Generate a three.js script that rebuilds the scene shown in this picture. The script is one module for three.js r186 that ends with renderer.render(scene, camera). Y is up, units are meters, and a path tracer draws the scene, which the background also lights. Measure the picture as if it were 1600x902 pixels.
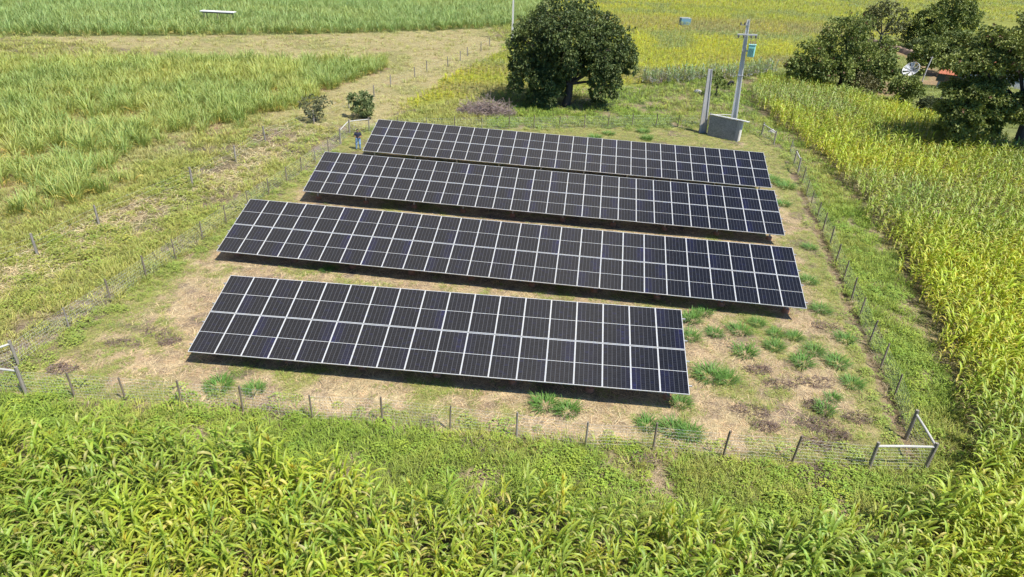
import * as THREE from 'three';
import { Sky } from 'three/addons/objects/Sky.js';
import { MarchingCubes } from 'three/addons/objects/MarchingCubes.js';
import { RoundedBoxGeometry } from 'three/addons/geometries/RoundedBoxGeometry.js';
import { mergeGeometries, mergeVertices } from 'three/addons/utils/BufferGeometryUtils.js';

// ---------------------------------------------------------------- camera, sky, sun, exposure
const scene = new THREE.Scene();
const camera = new THREE.PerspectiveCamera(47.05, 1600 / 902, 0.1, 3000);
camera.rotation.order = 'YXZ';
camera.position.set(0, 17.15, 0);
camera.rotation.set(-0.50577, 0, 0.05335);
camera.updateMatrixWorld(true);

const sunDir = new THREE.Vector3(0.484, 1, 0.3625).normalize();
const sky = new Sky();
sky.name = 'sky';
sky.userData.kind = 'structure';
sky.scale.setScalar(5000);
const su = sky.material.uniforms;
su.sunPosition.value.copy(sunDir);
su.turbidity.value = 7;
su.rayleigh.value = 0.7;
su.mieCoefficient.value = 0.004;
su.cloudCoverage.value = 0.4;
su.cloudDensity.value = 0.4;
scene.add(sky);
scene.environmentIntensity = 0.15;

const sun = new THREE.DirectionalLight(new THREE.Color(1, 0.93, 0.79), 5);
sun.position.copy(sunDir).multiplyScalar(120).add(new THREE.Vector3(0, 0, -50));
sun.target.position.set(0, 0, -50);
sun.castShadow = true;
sun.shadow.mapSize.set(4096, 4096);
Object.assign(sun.shadow.camera, { left: -120, right: 120, top: 120, bottom: -120, near: 1, far: 400 });
scene.add(sun, sun.target);

const renderer = new THREE.WebGLRenderer({ antialias: true });
renderer.toneMapping = THREE.LinearToneMapping;
renderer.toneMappingExposure = 1.52;
renderer.shadowMap.enabled = true;

// ---------------------------------------------------------------- helpers
function rng(seed) {
  let a = seed >>> 0;
  return () => { a = (a + 0x6d2b79f5) | 0; let t = Math.imul(a ^ (a >>> 15), 1 | a); t = (t + Math.imul(t ^ (t >>> 7), 61 | t)) ^ t; return ((t ^ (t >>> 14)) >>> 0) / 4294967296; };
}
const hash2 = (i, j, s) => { let h = Math.imul(i, 374761393) ^ Math.imul(j, 668265263) ^ Math.imul(s, 1274126177); h = Math.imul(h ^ (h >>> 13), 1274126177); return ((h ^ (h >>> 16)) >>> 0) / 4294967296; };
function vnoise(x, y, s = 0) {
  const i = Math.floor(x), j = Math.floor(y), fx = x - i, fy = y - j, u = fx * fx * (3 - 2 * fx), v = fy * fy * (3 - 2 * fy);
  const a = hash2(i, j, s), b = hash2(i + 1, j, s), c = hash2(i, j + 1, s), d = hash2(i + 1, j + 1, s);
  return a + (b - a) * u + (c - a) * v + (a - b - c + d) * u * v;
}
function fbm(x, y, oct = 4, s = 0) { let a = 0, w = 0.5, t = 0; for (let k = 0; k < oct; k++) { a += w * vnoise(x, y, s + k * 17); t += w; w *= 0.5; x = x * 2.03 + 5.1; y = y * 2.03 + 1.7; } return a / t; }
const sstep = (a, b, x) => { const t = Math.min(1, Math.max(0, (x - a) / (b - a))); return t * t * (3 - 2 * t); };
const lerp = (a, b, t) => a + (b - a) * t;
const mix3 = (a, b, t) => [lerp(a[0], b[0], t), lerp(a[1], b[1], t), lerp(a[2], b[2], t)];
function inPoly(p, x, z) { let c = false; for (let i = 0, j = p.length - 1; i < p.length; j = i++) { const [xi, zi] = p[i], [xj, zj] = p[j]; if ((zi > z) !== (zj > z) && x < ((xj - xi) * (z - zi)) / (zj - zi) + xi) c = !c; } return c; }
function distSeg(x, z, a, b) { const dx = b[0] - a[0], dz = b[1] - a[1]; const t = Math.min(1, Math.max(0, ((x - a[0]) * dx + (z - a[1]) * dz) / (dx * dx + dz * dz))); return Math.hypot(x - a[0] - dx * t, z - a[1] - dz * t); }
function distLine(p, x, z) { let d = 1e9; for (let i = 0; i + 1 < p.length; i++) d = Math.min(d, distSeg(x, z, p[i], p[i + 1])); return d; }

// what the photograph could plausibly see: the view plus a wide margin
const camInv = new THREE.Matrix4().copy(camera.matrixWorld).invert();
const tmpV = new THREE.Vector3();
function seen(x, z, m = 1.22, y = 0.5) {
  tmpV.set(x, y, z).applyMatrix4(camInv);
  if (tmpV.z > -3) return false;
  const ty = Math.tan(0.41060), tx = ty * 1600 / 902;
  return Math.abs(tmpV.x / tmpV.z) < tx * m && Math.abs(tmpV.y / tmpV.z) < ty * m;
}
const names = {};
function numbered(n) { const k = names[n] = (names[n] ?? -1) + 1; return k ? n + '_' + String(k).padStart(3, '0') : n; }
function shade(o) { o.traverse((c) => { if (c.isMesh) { c.castShadow = true; c.receiveShadow = true; } }); return o; }
function tag(o, label, category, group) { o.userData.label = label; o.userData.category = category; if (group) o.userData.group = group; return o; }
function thing(name, label, category, pos = [0, 0, 0], group) { const g = new THREE.Group(); g.name = numbered(name); g.position.set(...pos); tag(g, label, category, group); scene.add(g); return g; }
function part(name, geo, mat, parent) { const m = new THREE.Mesh(geo, mat); m.name = name; m.castShadow = m.receiveShadow = true; parent.add(m); return m; }
function topMesh(name, geo, mat, label, category, pos = [0, 0, 0], group) { const m = new THREE.Mesh(geo, mat); m.name = numbered(name); m.position.set(...pos); m.castShadow = m.receiveShadow = true; tag(m, label, category, group); scene.add(m); return m; }
const std = (r, g, b, rough = 0.85, extra = {}) => { const m = new THREE.MeshStandardMaterial({ roughness: rough, ...extra }); m.color.setRGB(r, g, b); return m; };
const V = (x, y, z) => new THREE.Vector3(x, y, z);

// geometry collector with vertex colours
class MB {
  constructor() { this.p = []; this.c = []; this.i = []; }
  v(x, y, z, c) { this.p.push(x, y, z); this.c.push(c[0], c[1], c[2]); return this.p.length / 3 - 1; }
  t(a, b, c) { this.i.push(a, b, c); }
  geo() { const g = new THREE.BufferGeometry(); g.setAttribute('position', new THREE.Float32BufferAttribute(this.p, 3)); g.setAttribute('color', new THREE.Float32BufferAttribute(this.c, 3)); g.setIndex(this.i); g.computeVertexNormals(); return g; }
}
// tapered tube through points
function tube(mb, pts, radii, sides, c) {
  let prev = null; const n = V(0, 0, 0), b = V(0, 0, 0), d = V(0, 0, 0);
  for (let k = 0; k < pts.length; k++) {
    d.copy(pts[Math.min(k + 1, pts.length - 1)]).sub(pts[Math.max(k - 1, 0)]).normalize();
    if (!prev) n.set(Math.abs(d.y) > 0.9 ? 1 : 0, Math.abs(d.y) > 0.9 ? 0 : 1, 0.1); n.addScaledVector(d, -n.dot(d)).normalize(); b.crossVectors(d, n);
    const ring = [];
    for (let s = 0; s < sides; s++) { const a = (s / sides) * Math.PI * 2, ca = Math.cos(a) * radii[k], sa = Math.sin(a) * radii[k]; ring.push(mb.v(pts[k].x + n.x * ca + b.x * sa, pts[k].y + n.y * ca + b.y * sa, pts[k].z + n.z * ca + b.z * sa, c)); }
    if (prev) for (let s = 0; s < sides; s++) { const t = (s + 1) % sides; mb.t(prev[s], ring[s], prev[t]); mb.t(prev[t], ring[s], ring[t]); }
    if (k === pts.length - 1) { const e = mb.v(pts[k].x, pts[k].y, pts[k].z, c); for (let s = 0; s < sides; s++) mb.t(ring[s], e, ring[(s + 1) % sides]); }
    if (k === 0) { const e = mb.v(pts[k].x, pts[k].y, pts[k].z, c); for (let s = 0; s < sides; s++) mb.t(ring[(s + 1) % sides], e, ring[s]); }
    prev = ring;
  }
}
// arching leaf blade with a folded midrib
function blade(mb, o, len, width, az, elev, droop, segs, c0, c1, twist = 0, fold = 0.18) {
  let x = o[0], y = o[1], z = o[2]; const ca = Math.cos(az), sa = Math.sin(az); let prev = null;
  for (let k = 0; k <= segs; k++) {
    const t = k / segs, e = elev - droop * t * t - droop * 0.25 * t, w = width * Math.max(0.06, Math.pow(Math.sin(Math.PI * Math.min(1, 0.16 + t * 0.84)), 0.8)) * 0.5, tw = twist * t;
    const sx = -sa * Math.cos(tw), sz = ca * Math.cos(tw), sy = Math.sin(tw), c = mix3(c0, c1, t), f = w * fold * 2;
    const ux = -Math.sin(e) * ca, uy = Math.cos(e), uz = -Math.sin(e) * sa;
    if (k === segs) { const a = mb.v(x, y, z, c); mb.t(prev[0], prev[1], a); mb.t(prev[1], prev[2], a); break; }
    const r = [mb.v(x + sx * w + ux * f, y + sy * w + uy * f, z + sz * w + uz * f, c), mb.v(x, y, z, c), mb.v(x - sx * w + ux * f, y - sy * w + uy * f, z - sz * w + uz * f, c)];
    if (prev) { mb.t(prev[0], prev[1], r[0]); mb.t(r[0], prev[1], r[1]); mb.t(prev[1], prev[2], r[1]); mb.t(r[1], prev[2], r[2]); }
    prev = r; const s = len / segs; x += Math.cos(e) * ca * s; y += Math.sin(e) * s; z += Math.cos(e) * sa * s;
  }
}

// ---------------------------------------------------------------- the lie of the land (metres; x right, -z away)
const SITE = [[-21.3, -20.4], [-18.83, -20.27], [-10.2, -20.0], [0.47, -19.3], [8.2, -18.85], [15.68, -18.71], [17.13, -25.4], [19.07, -34.1], [21.45, -45.8], [23.1, -53.2], [24.4, -59.0], [23.5, -64.4], [15.6, -66.0], [6.1, -63.8], [-1.1, -61.9], [-13.56, -58.6], [-15.07, -57.5], [-16.5, -45], [-18.2, -34.8], [-20.3, -22.0]];
const FRONT_EDGE = [[-40, -17.4], [-21.3, -17.4], [-17.8, -17.3], [-13.4, -17.5], [-8.0, -17.1], [-5.4, -16.6], [-3.8, -15.3], [-2.7, -15.0], [-2.0, -15.7], [1.5, -15.7], [4.6, -14.9], [7.7, -15.0], [11.0, -15.4], [14.0, -16.2]];
const RIGHT_EDGE = [[16.9, -17.9], [18.3, -20.1], [18.9, -22.5], [20.2, -26.4], [21.7, -31.3], [23.5, -37.8], [24.8, -44.1], [25.9, -50.7], [27.1, -57.4], [27.0, -62.8], [26.6, -67.5], [26.6, -73.3], [26.7, -78.6], [27.5, -82.7]];
const RIGHT_TOP = [[31.7, -91.3], [35.4, -91.2], [40.1, -84.5], [43.8, -77.5], [45.0, -70.2], [47.2, -65.0], [54, -61], [90, -52]];
const CROP = [[-40, -2], ...FRONT_EDGE, ...RIGHT_EDGE, ...RIGHT_TOP, [90, -2]];
const CANE = [[-60, -35], [-34.7, -37.0], [-31.5, -36.9], [-29.5, -36.2], [-28.6, -37.8], [-26.6, -41.5], [-26.2, -42.8], [-28.2, -46.3], [-25.5, -48.5], [-27.5, -54.2], [-24.7, -56.6], [-25.0, -62.1], [-21.7, -65.2], [-21.4, -70.8], [-20.0, -77.5], [-16.9, -86.7], [-18.5, -90.6], [-41.3, -84.9], [-54.0, -79.6], [-64.2, -75.2], [-90, -66]];
const CANE_FAR = [[-130, -75], [-75.3, -91.8], [-71.8, -94.2], [-49.5, -103.2], [-32.5, -110.6], [-13.5, -121.9], [-4.7, -128.8], [1, -140], [3.0, -160], [5, -200], [5, -330], [-330, -330], [-330, -75]];
const FAR_FIELD = [[-12.6, -66.2], [-11.0, -72.0], [-9.2, -83.2], [-2.9, -105.6], [2.5, -125.7], [4.8, -155.5], [6.5, -183.7], [7, -330], [420, -330], [420, -150], [120, -146], [90, -140], [64, -140], [50, -112], [40.2, -104], [34.3, -101.7], [30.2, -95.1], [23.2, -91.6], [17.1, -86.5], [11.1, -83.4], [-1.2, -77.7], [-6.7, -72.6]];
const OLD_FENCE = [[-28.5, -26.5], [-25.9, -31.8], [-25.0, -36.1], [-22.6, -43.3], [-21.3, -54.0], [-17.2, -66.2], [-15.0, -76.7], [-13.1, -82.2], [-12.2, -86.3], [-10.0, -90.3], [-8.1, -98.5], [-5.5, -108.3]];
const TRACK = [[66, -138], [67.1, -127.7], [66, -117], [59.2, -98], [52, -95], [46, -88]];

const C_TAN = [0.46, 0.365, 0.21], C_PINK = [0.43, 0.32, 0.20], C_GREEN = [0.165, 0.215, 0.045], C_STRAW = [0.40, 0.345, 0.165], C_OLIVE = [0.24, 0.25, 0.075], C_DIRT = [0.36, 0.235, 0.15], C_SOIL = [0.16, 0.115, 0.075], C_LITTER = [0.19, 0.14, 0.11], C_YELLOW = [0.30, 0.30, 0.045];
// 0 site, 1 verge, 2 crop, 3 cane, 4 far cane, 5 far field, 6 straw strip, 7 farm yard, 8 olive strip along the old fence
function zoneOf(x, z) {
  if (inPoly(SITE, x, z)) return 0;
  if (inPoly(CROP, x, z)) return 2;
  if (inPoly(CANE, x, z)) return 3;
  if (inPoly(FAR_FIELD, x, z)) return 5;
  if (inPoly(CANE_FAR, x, z)) return 4;
  if (x > 34 && z < -66 && z > -150) return 7;
  if (x < -3.5 && z < -60) { if (z < -84 + (x + 20) * 0.2 && x < -6) return 6; return distLine(OLD_FENCE, x, z) < 5.5 ? 6 : 8; }
  if (x < -14) return x < -20.4 - (z + 20) * 0.15 ? 8 : 1;
  return 1;
}
const RIGHT_FENCE = [[15.95, -19.5], [17.13, -25.37], [18.1, -29.9], [19.0, -34.1], [20.1, -38.9], [21.45, -45.8], [23.08, -53.2]];
const addedDip = (x, z, n2) => (x > 14 && z > -54 && x < 25 ? 1 - sstep(0.15, 0.42, distLine(RIGHT_FENCE, x + 0.32, z) + (n2 - 0.5) * 0.3) : 0);  // bare strip along the right fence; the dip is added to shade it
const bareStreak = (x, z, n2) => { const d = -20.4 - (z + 20) * 0.15 - x; return z < -60 ? 0 : (1 - sstep(0.3, 0.9, Math.abs(d - 1.1) * 1.2 + (n2 - 0.5) * 2.0)) * sstep(0.5, 0.62, fbm(x * 0.3, z * 0.3, 2, 29)); };
const frontStrip = (x, z) => Math.max(sstep(-25, -22.5, z) * sstep(-18, -15, x) * (1 - sstep(11, 14, x)), 0.3 * sstep(11, 14, x) * sstep(-48, -42, z));
function siteGreen(x, z, n1, n2, back, edge) { const fine = fbm(x * 1.5 + 3, z * 1.5, 3, 27); return sstep(0.46, 0.62, n1 * 0.3 + n2 * 0.4 + fine * 0.3 + back * 0.32 + edge * 0.24 - 0.025); }
function groundColor(x, z) {
  const wa = lerp(1.3, 3.2, sstep(-22, -30, z)), wx = x + (fbm(x * 0.5, z * 0.5, 3, 5) - 0.5) * wa, wz = z + (fbm(x * 0.5, z * 0.5, 3, 9) - 0.5) * wa;
  const zn = zoneOf(wx, wz), n1 = fbm(x * 0.16, z * 0.16, 4, 1), n2 = fbm(x * 0.7, z * 0.7, 4, 2), n3 = fbm(x * 2.6, z * 2.6, 3, 3), n4 = fbm(x * 0.33 + 7, z * 0.33, 4, 11);
  let c;
  if (zn === 0) {
    const back = sstep(-44, -60, z) * 0.55, edge = (1 - sstep(0.3, 2.8, distLine(SITE, x, z) + (n2 - 0.5) * 3)) * (1 - 0.85 * frontStrip(x, z));
    c = mix3(C_TAN, C_PINK, sstep(0.35, 0.65, n4));
    c = mix3(c, [0.57, 0.46, 0.28], sstep(0.5, 0.72, fbm(x * 1.1 + n4 * 4, z * 2.1 + n1 * 5, 4, 23)) * 0.7);
    c = mix3(c, [0.27, 0.195, 0.135], sstep(0.52, 0.75, fbm(x * 1.7 - n4 * 5, z * 2.6, 4, 24)) * 0.75);
    c = mix3(c, [0.27, 0.275, 0.075], siteGreen(x, z, n1, n2, back, edge) * 0.8);
    c = mix3(c, C_LITTER, sstep(0.60, 0.72, fbm(x * 0.55 + 31, z * 0.75, 4, 21)) * 0.75);
    c = mix3(c, [0.29, 0.21, 0.14], addedDip(x, z, n2) * 0.8);
  } else if (zn === 1) {
    c = mix3([0.10, 0.135, 0.03], [0.17, 0.165, 0.055], sstep(0.4, 0.65, n1)); c = mix3(c, C_PINK, sstep(0.55, 0.7, n2) * 0.6);
    c = mix3(c, C_SOIL, sstep(0.62, 0.78, n4) * 0.6);
    c = mix3(c, [0.29, 0.21, 0.14], addedDip(x, z, n2) * 0.8);
  } else if (zn === 2) c = mix3(C_SOIL, [0.12, 0.12, 0.04], n2);
  else if (zn === 3) { c = mix3(C_OLIVE, C_DIRT, sstep(0.45, 0.7, n2)); c = mix3(c, C_LITTER, sstep(0.55, 0.75, n4) * 0.6); }
  else if (zn === 4) c = mix3([0.12, 0.15, 0.05], C_OLIVE, n2);
  else if (zn === 5) { c = mix3([0.23, 0.26, 0.035], [0.31, 0.33, 0.04], n1); c = mix3(c, [0.25, 0.21, 0.07], sstep(0.6, 0.72, fbm(x * 0.02, z * 0.075, 3, 41)) * 0.6); }
  else if (zn === 6) { c = mix3(C_STRAW, C_OLIVE, sstep(0.5, 0.72, n1) * 0.7); c = mix3(c, C_DIRT, sstep(0.62, 0.75, n4) * 0.45); }
  else if (zn === 7) { c = mix3(C_GREEN, C_OLIVE, n1); const d = distLine(TRACK, x, z); c = mix3(c, [0.40, 0.25, 0.16], (1 - sstep(0.6, 2.2, d + (n2 - 0.5) * 3)) * 0.75); }
  else { c = mix3([0.15, 0.145, 0.05], [0.29, 0.24, 0.125], sstep(0.30, 0.56, n1)); c = mix3(c, [0.15, 0.11, 0.085], sstep(0.56, 0.7, fbm(x * 0.5 + 4, z * 0.5, 4, 33)) * 0.6); c = mix3(c, [0.33, 0.265, 0.22], bareStreak(x, z, n2) * 0.5); c = mix3(c, C_LITTER, sstep(0.6, 0.75, n4) * 0.6); c = mix3(c, C_GREEN, sstep(0.5, 0.68, n2) * 0.5); }
  const k = 0.72 + 0.56 * n3; return [c[0] * k, c[1] * k, c[2] * k];
}
function groundY(x, z) { if (z < -130 || z > -6) return 0; return -0.14 * addedDip(x, z, fbm(x * 0.7, z * 0.7, 4, 2)) + (fbm(x * 0.5, z * 0.5, 3, 51) - 0.5) * 0.10 + (fbm(x * 2.4, z * 2.4, 2, 52) - 0.5) * 0.05; }  // dip by the right fence is invented, lowered only to darken the strip

// one sheet of ground, fine where the camera looks, coarse out to the horizon
function axis(stops) { const o = []; for (const [a, b, s] of stops) for (let v = a; v < b - 1e-6; v += s) o.push(v); o.push(stops[stops.length - 1][1]); return o; }
const gx = axis([[-1400, -400, 200], [-400, -120, 35], [-120, -60, 2], [-60, -26, 0.6], [-26, 28, 0.17], [28, 70, 0.7], [70, 200, 4], [200, 600, 50], [600, 1400, 200]]);
const gz = axis([[-1800, -400, 200], [-400, -200, 20], [-200, -130, 2], [-130, -68, 0.6], [-68, -12, 0.17], [-12, 0, 0.6], [0, 400, 100]]);
{
  const p = new Float32Array(gx.length * gz.length * 3), c = new Float32Array(p.length), uv = new Float32Array(gx.length * gz.length * 2), idx = new Uint32Array((gx.length - 1) * (gz.length - 1) * 6);
  let q = 0, e = 0;
  for (let j = 0; j < gz.length; j++) for (let i = 0; i < gx.length; i++, q++) {
    const x = gx[i], z = gz[j]; p[q * 3] = x; p[q * 3 + 1] = groundY(x, z); p[q * 3 + 2] = z;
    const k = groundColor(x, z); c[q * 3] = k[0]; c[q * 3 + 1] = k[1]; c[q * 3 + 2] = k[2]; uv[q * 2] = x / 11; uv[q * 2 + 1] = z / 11;
    if (i + 1 < gx.length && j + 1 < gz.length) { const a = q, b = q + 1, d = q + gx.length; idx.set([a, d, b, b, d, d + 1], e); e += 6; }
  }
  const g = new THREE.BufferGeometry();
  g.setAttribute('position', new THREE.BufferAttribute(p, 3)); g.setAttribute('color', new THREE.BufferAttribute(c, 3)); g.setAttribute('uv', new THREE.BufferAttribute(uv, 2)); g.setIndex(new THREE.BufferAttribute(idx, 1)); g.computeVertexNormals();
  // fine litter and soil grain, 11 m per tile
  const N = 1024, d = new Uint8Array(N * N * 4), h = new Uint8Array(N * N * 4), R = rng(77), val = new Float32Array(N * N).fill(0.5);
  for (let y = 0; y < N; y++) for (let x = 0; x < N; x++) val[y * N + x] = 0.5 + (hash2(x, y, 3) - 0.5) * 0.16 + (hash2(x >> 2, y >> 2, 4) - 0.5) * 0.14;
  for (let k = 0; k < 22000; k++) { let x = R() * N, y = R() * N; const a = R() * 6.283, L = 8 + R() * 34, s = (R() - 0.45) * 0.9, cu = (R() - 0.5) * 0.05; let an = a; for (let t = 0; t < L; t++) { x += Math.cos(an); y += Math.sin(an); an += cu; const ii = ((Math.floor(y) % N + N) % N) * N + ((Math.floor(x) % N + N) % N); val[ii] = lerp(val[ii], 0.5 + s, 0.75); val[(ii + 1) % (N * N)] = lerp(val[(ii + 1) % (N * N)], 0.5 + s, 0.5); } }
  for (let k = 0; k < N * N; k++) { const v = Math.max(0.1, Math.min(1, val[k] * 0.95 + 0.34)); d[k * 4] = 255 * Math.min(1, v * 1.0); d[k * 4 + 1] = 255 * Math.min(1, v * 0.985); d[k * 4 + 2] = 255 * Math.min(1, v * 0.95); d[k * 4 + 3] = 255; const hv = 255 * Math.max(0, Math.min(1, val[k])); h[k * 4] = h[k * 4 + 1] = h[k * 4 + 2] = hv; h[k * 4 + 3] = 255; }
  const mk = (data, srgb) => { const t = new THREE.DataTexture(data, N, N); t.wrapS = t.wrapT = THREE.RepeatWrapping; t.magFilter = THREE.LinearFilter; t.minFilter = THREE.LinearMipmapLinearFilter; t.generateMipmaps = true; if (srgb) t.colorSpace = THREE.SRGBColorSpace; t.needsUpdate = true; return t; };
  const m = new THREE.MeshStandardMaterial({ vertexColors: true, roughness: 0.95, map: mk(d, true), bumpMap: mk(h, false), bumpScale: 0.03 });
  const o = new THREE.Mesh(g, m); o.name = 'ground'; o.receiveShadow = true; o.castShadow = true; o.userData.kind = 'structure'; o.userData.label = 'dry mown ground and grassy land around the solar arrays'; scene.add(o);
}

// ---------------------------------------------------------------- materials
const leafMat = (r, g, b, tr = 0.35, rough = 0.55) => { const m = new THREE.MeshPhysicalMaterial({ roughness: rough, specularIntensity: 0.6, transmission: tr, thickness: 0, side: THREE.DoubleSide, vertexColors: true }); m.color.setRGB(r, g, b); return m; };
const M = {
  leaf: leafMat(1, 1, 1, 0.45, 0.5), cropA: leafMat(0.38, 0.45, 0.05, 0.5, 0.5), cropB: leafMat(0.435, 0.48, 0.055, 0.5, 0.5), cropC: leafMat(0.31, 0.41, 0.05, 0.5, 0.5), cropD: leafMat(0.38, 0.45, 0.08, 0.5, 0.5),
  stalk: std(0.22, 0.28, 0.08, 0.6), tree: leafMat(1, 1, 1, 0.35, 0.6), grass: leafMat(1, 1, 1, 0.35, 0.7), tussock: leafMat(0.125, 0.26, 0.04, 0.38, 0.65),
  bark: std(0.10, 0.08, 0.065, 0.95), barkPale: std(0.2, 0.17, 0.14, 0.95), stick: new THREE.MeshStandardMaterial({ vertexColors: true, roughness: 0.95 }),
  post: std(0.27, 0.22, 0.16, 0.9), postGrey: std(0.36, 0.32, 0.265, 0.9), rail: std(0.64, 0.62, 0.55, 0.8), wire: std(0.62, 0.62, 0.60, 0.5, { metalness: 0.2 }),
  alu: std(0.56, 0.56, 0.545, 0.42, { metalness: 0.15 }), galv: std(0.42, 0.43, 0.44, 0.5, { metalness: 0.6 }), footing: std(0.36, 0.19, 0.12, 0.95),
  back: std(0.7, 0.7, 0.68, 0.7),
};
// grain for wood and concrete
function grainTex(seed, stretch, lo, hi) {
  const N = 256, d = new Uint8Array(N * N * 4);
  for (let y = 0; y < N; y++) for (let x = 0; x < N; x++) { const v = lerp(lo, hi, 0.55 * fbm(x / 9, y / (9 * stretch), 4, seed) + 0.3 * fbm(x / 60, y / 60, 3, seed + 3) + 0.15 * hash2(x, y, seed)) * 255; d.set([v, v, v, 255], (y * N + x) * 4); }
  const t = new THREE.DataTexture(d, N, N); t.wrapS = t.wrapT = THREE.RepeatWrapping; t.magFilter = THREE.LinearFilter; t.colorSpace = THREE.SRGBColorSpace; t.needsUpdate = true; return t;
}
const woodGrain = grainTex(5, 8, 0.45, 1.25), concGrain = grainTex(9, 1, 0.6, 1.15);
for (const k of ['post', 'postGrey', 'rail', 'bark', 'barkPale']) M[k].map = woodGrain;
M.concrete = std(0.50, 0.48, 0.45, 0.9, { map: concGrain }); M.concretePale = std(0.8, 0.77, 0.7, 0.9, { map: concGrain }); M.render = std(0.36, 0.35, 0.33, 0.95, { map: concGrain }); M.white = std(0.78, 0.77, 0.73, 0.8, { map: concGrain });

// ---------------------------------------------------------------- solar arrays
// half-cut cells: 6 columns x 12 rows on each half of a module
function cellTexture(seed) {
  const Wp = 192, Hp = 192, cv = document.createElement('canvas'); cv.width = Wp; cv.height = Hp; const x = cv.getContext('2d'), R = rng(seed);
  x.fillStyle = 'rgb(48,49,52)'; x.fillRect(0, 0, Wp, Hp);
  const cw = Wp / 6, ch = Hp / 12, blueCol = R() * 6, blueAmt = Math.max(0, R() * 1.1 - 0.6);
  for (let i = 0; i < 6; i++) for (let j = 0; j < 12; j++) {
    const b = Math.max(0, blueAmt * (1 - Math.abs(i + 0.5 - blueCol) / 2.4) * (0.6 + 0.7 * R())) + (R() < 0.04 ? 0.25 : 0), v = 17 + R() * 8;
    x.fillStyle = `rgb(${v + b * 10},${v + b * 12},${v + 2 + b * 60})`; x.fillRect(i * cw + 1.6, j * ch + 1, cw - 3.2, ch - 2);
    x.fillStyle = 'rgba(150,152,158,0.10)'; for (let k = 1; k < 9; k += 2) x.fillRect(i * cw + (cw * k) / 9 - 0.4, j * ch + 1, 0.8, ch - 2);
    x.fillStyle = 'rgb(86,87,89)'; x.fillRect(i * cw - 1.2, j * ch + 1.6, 2.4, ch - 3.2);
  }
  const t = new THREE.CanvasTexture(cv); t.colorSpace = THREE.SRGBColorSpace; t.anisotropy = 8; t.magFilter = THREE.LinearFilter; return t;
}
const cellMats = []; for (let k = 0; k < 14; k++) cellMats.push(new THREE.MeshPhysicalMaterial({ map: cellTexture(900 + k * 13), roughness: 0.16, clearcoat: 0.35, clearcoatRoughness: 0.12 }));
const PW = 1.146, PH = 2.262, FW = 0.022, FD = 0.04;
function frameGeometry() {
  const bar = (w, d, x, z) => { const g = new THREE.BoxGeometry(w, FD, d); g.translate(x, 0, z); return g; };
  const gs = [bar(PW, FW, 0, -PH / 2 + FW / 2), bar(PW, FW, 0, PH / 2 - FW / 2), bar(FW, PH - 2 * FW, -PW / 2 + FW / 2, 0), bar(FW, PH - 2 * FW, PW / 2 - FW / 2, 0)];
  const mid = new THREE.BoxGeometry(PW - 2 * FW, 0.012, 0.018); mid.translate(0, FD / 2 - 0.011, 0); gs.push(mid);
  const bk = new THREE.BoxGeometry(PW - 2 * FW, 0.004, PH - 2 * FW); bk.translate(0, FD / 2 - 0.022, 0); gs.push(bk);
  return mergeGeometries(gs);
}
const frameGeo = frameGeometry(), halfLen = (PH - 2 * FW - 0.024) / 2;
const glassGeo = new THREE.BoxGeometry(PW - 2 * FW - 0.006, 0.006, halfLen - 0.004);
const ARRAYS = [
  [18, [-13.145, 2.107, -27.019], [7.571, 2.404, -25.523], [-13.441, 0.748, -22.657], 'shortest solar array of eighteen columns, beside the grass tussocks and the front fence'],
  [27, [-15.741, 2.083, -36.452], [15.259, 2.211, -33.319], [-16.175, 0.725, -32.102], 'long solar array standing directly behind the shortest array'],
  [27, [-13.766, 2.261, -45.466], [17.259, 2.159, -42.593], [-14.174, 0.892, -41.116], 'long solar array standing between two other long arrays'],
  [27, [-11.768, 2.34, -54.362], [19.251, 2.12, -51.431], [-12.189, 0.987, -50.009], 'long solar array beside the standing person and the grey meter hut'],
];
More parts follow.
